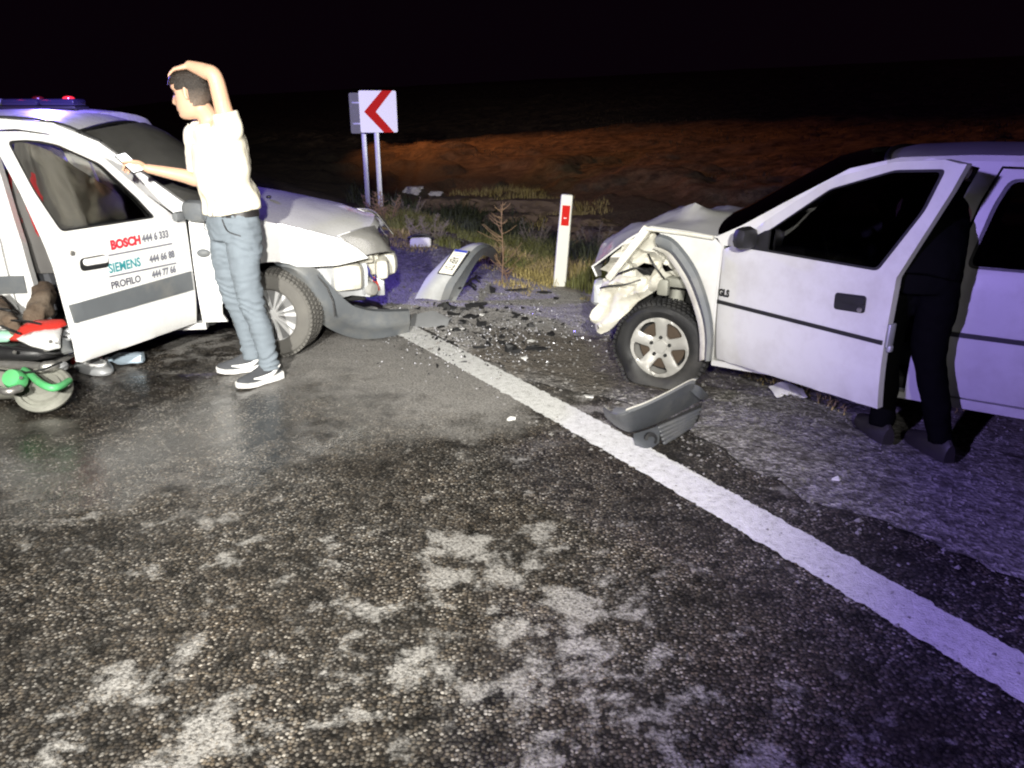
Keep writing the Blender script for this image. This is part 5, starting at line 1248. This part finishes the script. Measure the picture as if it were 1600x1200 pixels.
# ------------------------------------------------------------------ things in and on the left car
def cloth_sheet(pts_top, pts_bot, m=24, n=26, amp=.03, seed=1, fan=None):
    rows_ = []
    for i, (a, b) in enumerate(zip(catmull(pts_top, n), catmull(pts_bot, n))):
        A, B = Vector(a), Vector(b); row = []
        for w_ in np.linspace(0, 1, m):
            u_ = i / (n * (len(pts_top) - 1)); ph_ = u_ * 26 * (.55 + .45 * w_) + seed + 2.2 * nz((u_ * 3, w_ * 2), 1.2, seed)
            p = A.lerp(B, w_) + Vector((0, -.12, 0)) * math.sin(w_ * math.pi) * .5
            p += Vector((.2, -1, .1)) * (amp * math.sin(ph_) * (.25 + .75 * w_) + .02 * nz((u_, w_), 7, seed)); row.append(p)
        rows_.append(row)
    return rows_
cs = cloth_sheet([Wl(-1.56, -.50, 1.38), Wl(-1.48, -.50, 1.37), Wl(-1.38, -.50, 1.33), Wl(-1.28, -.52, 1.27)], [Wl(-1.62, -.60, .58), Wl(-1.25, -.62, .56), Wl(-.92, -.60, .62), Wl(-.62, -.58, .86)], amp=.045)
o_ = Wl(-1.1, -.55, .6)
tag(mk('draped_cloth', thick([[p - o_ for p in r] for r in cs], .005), M_greycloth, None, True, 80, o_), 'grey cloth hanging in folds inside the hatchback behind the open door window', 'cloth')
o_ = Wl(-1.47, -.58, 1.15)
rr_ = cloth_sheet([Wl(-1.62, -.52, 1.22), Wl(-1.52, -.54, 1.22), Wl(-1.42, -.54, 1.16)], [Wl(-1.58, -.58, .80), Wl(-1.48, -.60, .78), Wl(-1.38, -.59, .80)], 16, 12, .02, 3)
tag(mk('red_garment', thick([[p - o_ for p in r] for r in rr_], .006), M_redcloth, None, True, 80, o_), "red garment hanging in the hatchback's front doorway beside the seat", 'garment')

# ------------------------------------------------------------------ debris
def shard(sx, sy, sz, seed):
    r_ = random.Random(seed); k = r_.randint(4, 6)
    a0 = [2 * math.pi * (i + r_.uniform(-.3, .3)) / k for i in range(k)]
    top = [(sx * math.cos(a) * r_.uniform(.6, 1.1), sy * math.sin(a) * r_.uniform(.6, 1.1), sz * r_.uniform(.4, 1.4)) for a in a0]
    bot = [(x * .9, y * .9, r_.uniform(-.004, .004)) for x, y, z in top]
    return grid([bot, top], True, True)
def put_on(u, v, lift=0.):
    g = at(u, v, 0); p_, t_ = (g - LO).dot(EP), (g - LO).dot(ET); h = max(HGT(p_, t_), 0 if p_ < .45 else -9); g = at(u, v, h); g.z += lift; return g
big = [(700, 484, .10, .035, .05), (742, 480, .16, .03, .035), (735, 497, .10, .05, .02), (752, 510, .06, .03, .04), (706, 492, .07, .03, .03), (688, 512, .05, .03, .02), (722, 506, .05, .04, .03),
       (806, 455, .20, .03, .03), (770, 458, .06, .08, .06), (835, 547, .17, .025, .02), (796, 549, .07, .05, .05), (808, 551, .07, .03, .03), (748, 544, .09, .03, .02), (850, 458, .12, .03, .02),
       (829, 511, .06, .03, .03), (763, 514, .05, .03, .03), (860, 524, .05, .04, .03), (820, 500, .05, .03, .02), (715, 517, .04, .03, .02), (785, 538, .04, .03, .02), (752, 482, .04, .03, .03), (690, 480, .09, .03, .03)]
base = [mk('debris_fragment', shard(1, 1, 1, 40 + i), M_black, None, False) for i in range(3)]
blk = []
for i, (u, v, a, b, c_) in enumerate(big):
    o = mk('debris_fragment', shard(a * .72, b * .75, c_ * .9, i), M_black, None, False); o.location = put_on(u, v); o.rotation_euler = (rnd.uniform(-.2, .2), rnd.uniform(-.2, .2), rnd.uniform(-.5, .5)); blk.append(o)
for b in base: bpy.data.objects.remove(b)
src = blk[:6]
for i in range(150):
    u = rnd.gauss(760, 75); v = rnd.gauss(515, 30)
    if not (650 < u < 960 and 465 < v < 590): continue
    o = src[i % 6].copy(); col.objects.link(o); k = rnd.uniform(.16, .52); o.scale = (k, k, k); o.location = put_on(u, v); o.rotation_euler = (rnd.uniform(-.3, .3), rnd.uniform(-.3, .3), rnd.uniform(0, 6.28)); blk.append(o)
one = {0: "black torn piece beside the hanging bumper's pale torn sheet", 1: 'long jagged black strip lying just below the plate bumper', 7: 'long straight black strip on the gravel at the grass edge',
       8: 'squarish black plastic block at the right end of the plate bumper', 9: 'thin straight black strip farthest right on the open gravel', 12: 'short black strip lying closest to the far end of the white line'}
for i, o in enumerate(blk): tag(o, one.get(i, 'small black plastic splinter scattered on the gravel between the two wrecks'), 'debris', 'black splinters on the gravel')
wl_ = [(797, 656, .030, .028, .03, 'small white chip on the asphalt just left of the line'), (716, 515, .07, .03, .03, 'white plastic scrap on the gravel among black splinters'), (752, 493, .035, .02, .02, 'tiny white flake between black splinters nearer the plate'),
       (831, 534, .04, .025, .02, 'small white flake on gravel below the marker post'), (820, 560, .04, .02, .015, 'flat white flake by the dark gravel edge'), (920, 620, .055, .035, .012, 'pale flat scrap beside the near bumper'),
       (1308, 750, .03, .02, .02, 'pale chip on the blue lit gravel near the person in black')]
for i, (u, v, a, b, c_, lb_) in enumerate(wl_):
    o = mk('white_fragment', crumple(shard(a * .9, b * .8, c_ * .5, 90 + i), .008, 40, i), M_foam, None, False); o.location = put_on(u, v); tag(o, lb_, 'debris', 'white scraps on the ground')
o_ = put_on(1225, 617, .01)
cr = cloth_sheet([Vector((-.09, .02, .03)), Vector((0, .03, .06)), Vector((.10, .0, .03))], [Vector((-.06, -.05, .0)), Vector((.02, -.06, .012)), Vector((.10, -.07, .0))], 10, 8, .012, 6)
tag(mk('crumpled_tissue', crumple(thick(cr, .003), .012, 14), M_foam, None, True, 60, o_), 'crumpled white tissue on the gravel under the ajar door', 'tissue')
o_ = put_on(657, 386, .0)
wt = empty('scrap_piece', o_, 0, 'pale scrap with a dark painted shadow line on top, standing before the dry bush', 'debris')
mk('pale_face', crumple(box((0, 0, .06), (.26, .05, .12), .03), .01, 8), M_foam, wt); mk('shadow_line', tube([(-.14, -.01, .11), (-.07, -.015, .14), (.06, -.015, .15), (.15, -.01, .11)], .016, 8, 4), M_black, wt)  # black tube stands in for the shadow line along the scrap's top
# a low slab of torn sheet by the hanging bumper's end
o_ = put_on(672, 508, .004)
tag(mk('torn_sheet', crumple(thick([[(-.16, -.06, .0), (-.15, .02, .03), (-.13, .10, .05)], [(-.02, -.05, .0), (.0, .04, .05), (.02, .12, .08)], [(.14, -.04, .0), (.14, .02, .03), (.15, .06, .03)]], .006, (0, 0, 1)), .012, 7), M_galv, None, True, 40, o_), 'pale torn sheet lying at the end of the hanging bumper', 'debris')

V, Fc = [], []
for i in range(1500):
    c = put_on(rnd.gauss(755, 85), rnd.gauss(512, 34), .003); s_ = rnd.uniform(.003, .010); b = len(V); a_ = rnd.uniform(0, 6.28)
    for j in range(3): V.append(c + Vector((s_ * math.cos(a_ + 2.1 * j), s_ * math.sin(a_ + 2.1 * j), 0)))
    V.append(c + Vector((0, 0, s_ * rnd.uniform(.4, 1.3)))); Fc += [(b, b + 1, b + 3), (b + 1, b + 2, b + 3), (b + 2, b, b + 3), (b, b + 2, b + 1)]
mk('glass_crumbs', (V[:len(V) // 8 * 4], [f for f in Fc if max(f) < len(V) // 8 * 4]), M_refl, smooth=False)['kind'] = 'stuff'
b0 = len(V) // 8 * 4
mk('plastic_crumbs', (V[b0:], [tuple(q - b0 for q in f) for f in Fc if min(f) >= b0]), M_black, smooth=False)['kind'] = 'stuff'
# stones and rocks on the far bank
def rock(name, u, v, Y, s, m_, seed, label, grp=None):
    c = aty(u, v, Y); p_, t_ = (Vector((c.x, Y, 0)) - LO).dot(EP), (Vector((c.x, Y, 0)) - LO).dot(ET)
    bm = bmesh.new(); bmesh.ops.create_icosphere(bm, subdivisions=4, radius=1)
    V = []
    for q in bm.verts:
        d = q.co.normalized(); k = 1 + .34 * noise.noise(d * 1.7 + Vector((seed, 0, 0))) + .22 * noise.noise(d * 4 + Vector((seed, 3, 0))) + .12 * noise.noise(d * 9 + Vector((seed, 6, 0))) - .12 * abs(noise.noise(d * 6 + Vector((seed, 9, 0))))
        p = d * k; p.z = max(-.5, min(.62 + .1 * noise.noise(d * 3), p.z)); V.append((p.x * s[0], p.y * s[1], p.z * s[2]))
    Fc = [tuple(v_.index for v_ in f.verts) for f in bm.faces]; bm.free()
    o = mk(name, (V, Fc), m_, None, True, 35, (c.x, Y, HGT(p_, t_) + s[2] * .25)); return tag(o, label, 'rock', grp)
def groundY(u, v):
    best = None
    for Y in np.arange(6, 40, .1):
        c = aty(u, v, Y); h = HGT((Vector((c.x, Y, 0)) - LO).dot(EP), (Vector((c.x, Y, 0)) - LO).dot(ET))
        if h >= c.z: return Y
    return 14.
rock('stone', 647, 300, groundY(647, 303), (.26, .2, .20), M_stone, 2, 'larger pale stone on the dark bank right of the sign post', 'pale stones on the bank')
rock('stone', 682, 304, groundY(682, 306), (.17, .12, .09), M_stone, 5, 'smaller flat pale stone on the dark bank', 'pale stones on the bank')
for i, (u, v, s, lb_) in enumerate(((712, 322, (.85, .4, .30), 'flat brown rock ledge left of the bare twigs'), (835, 330, (.75, .4, .34), 'brown rock just left of the marker post top'), (800, 345, (.5, .35, .25), 'low brown rock between twigs and marker post'),
                                    (905, 352, (.6, .4, .26), 'brown rock right of the marker post'), (945, 372, (.55, .4, .25), 'dark brown rock nearest the crushed car nose'))):
    rock('rock', u, v, groundY(u, v + 8), s, M_rock, 11 + i * 3, lb_, 'brown rocks on the far bank')

# bare weeds
def weed(name, u, v, H_, nb, m_, m2, label, spread=.5, stems=1, seed=0):
    r_ = random.Random(seed); g = at(u, v, 0); p_, t_ = (g - LO).dot(EP), (g - LO).dot(ET); z = HGT(p_, t_) - .03
    w = empty(name, (g.x, g.y, z), 0, label, 'plant')
    for s_ in range(stems):
        lx, ly = (r_.uniform(-1, 1) * spread * .4, r_.uniform(-1, 1) * spread * .4) if stems > 1 else (.02, 0)
        h = H_ * (r_.uniform(.6, 1) if stems > 1 else 1); path = [Vector((lx * .3, ly * .3, 0)), Vector((lx * .5 + .01, ly * .5, h * .4)), Vector((lx * .8 - .01, ly * .8, h * .75)), Vector((lx, ly, h))]
        mk('stem', tube(path, [.007, .006, .0045, .0025], 6, 4), m_, w)
        parts = []; sm_ = catmull(path, 8)
        for k in range(nb):
            i = r_.randint(3, len(sm_) - 2); a = r_.uniform(0, 6.28); L_ = spread * r_.uniform(.25, .6) * h * (1.1 - i / len(sm_))
            d = Vector((math.cos(a), math.sin(a) * .6, r_.uniform(.2, .9))); b = Vector(sm_[i])
            parts.append(tube([b, b + d * L_ * .5 + Vector((0, 0, -.01)), b + d * L_], [.0038, .0028, .0018], 5, 3))
        if parts: mk('twig', join(*parts), m2, w)['kind'] = 'stuff'
    return w
weed('dry_weed', 783, 438, .80, 30, M_twig, M_twig, 'tall bare reddish stalk with thin side twigs behind the plate bumper', .75, 1, 3)
weed('dry_weed', 800, 432, .36, 18, M_twig, M_twig, 'short bare twiggy stalk at the foot of the tall one', .8, 2, 8)
weed('dry_bush', 672, 378, .42, 30, M_twig2, M_twig2, 'grey dry bush on the shoulder beyond the hatchback', .9, 9, 5)
weed('dry_bush', 600, 348, .55, 24, M_twig, M_twig, 'brownish dry bush at the foot of the chevron sign post', .8, 7, 15)
for i, (u, v, h, n, lb_) in enumerate(((835, 345, .55, 12, 'tall faded brush on the bank left of the marker post'), (930, 350, .6, 12, 'tall faded brush on the bank right of the marker post'), (640, 340, .45, 9, 'low faded brush beside the pale stones'))):
    weed('brush', u, v, h, 16, M_twig2, M_twig2, lb_, .7, n, 30 + i)
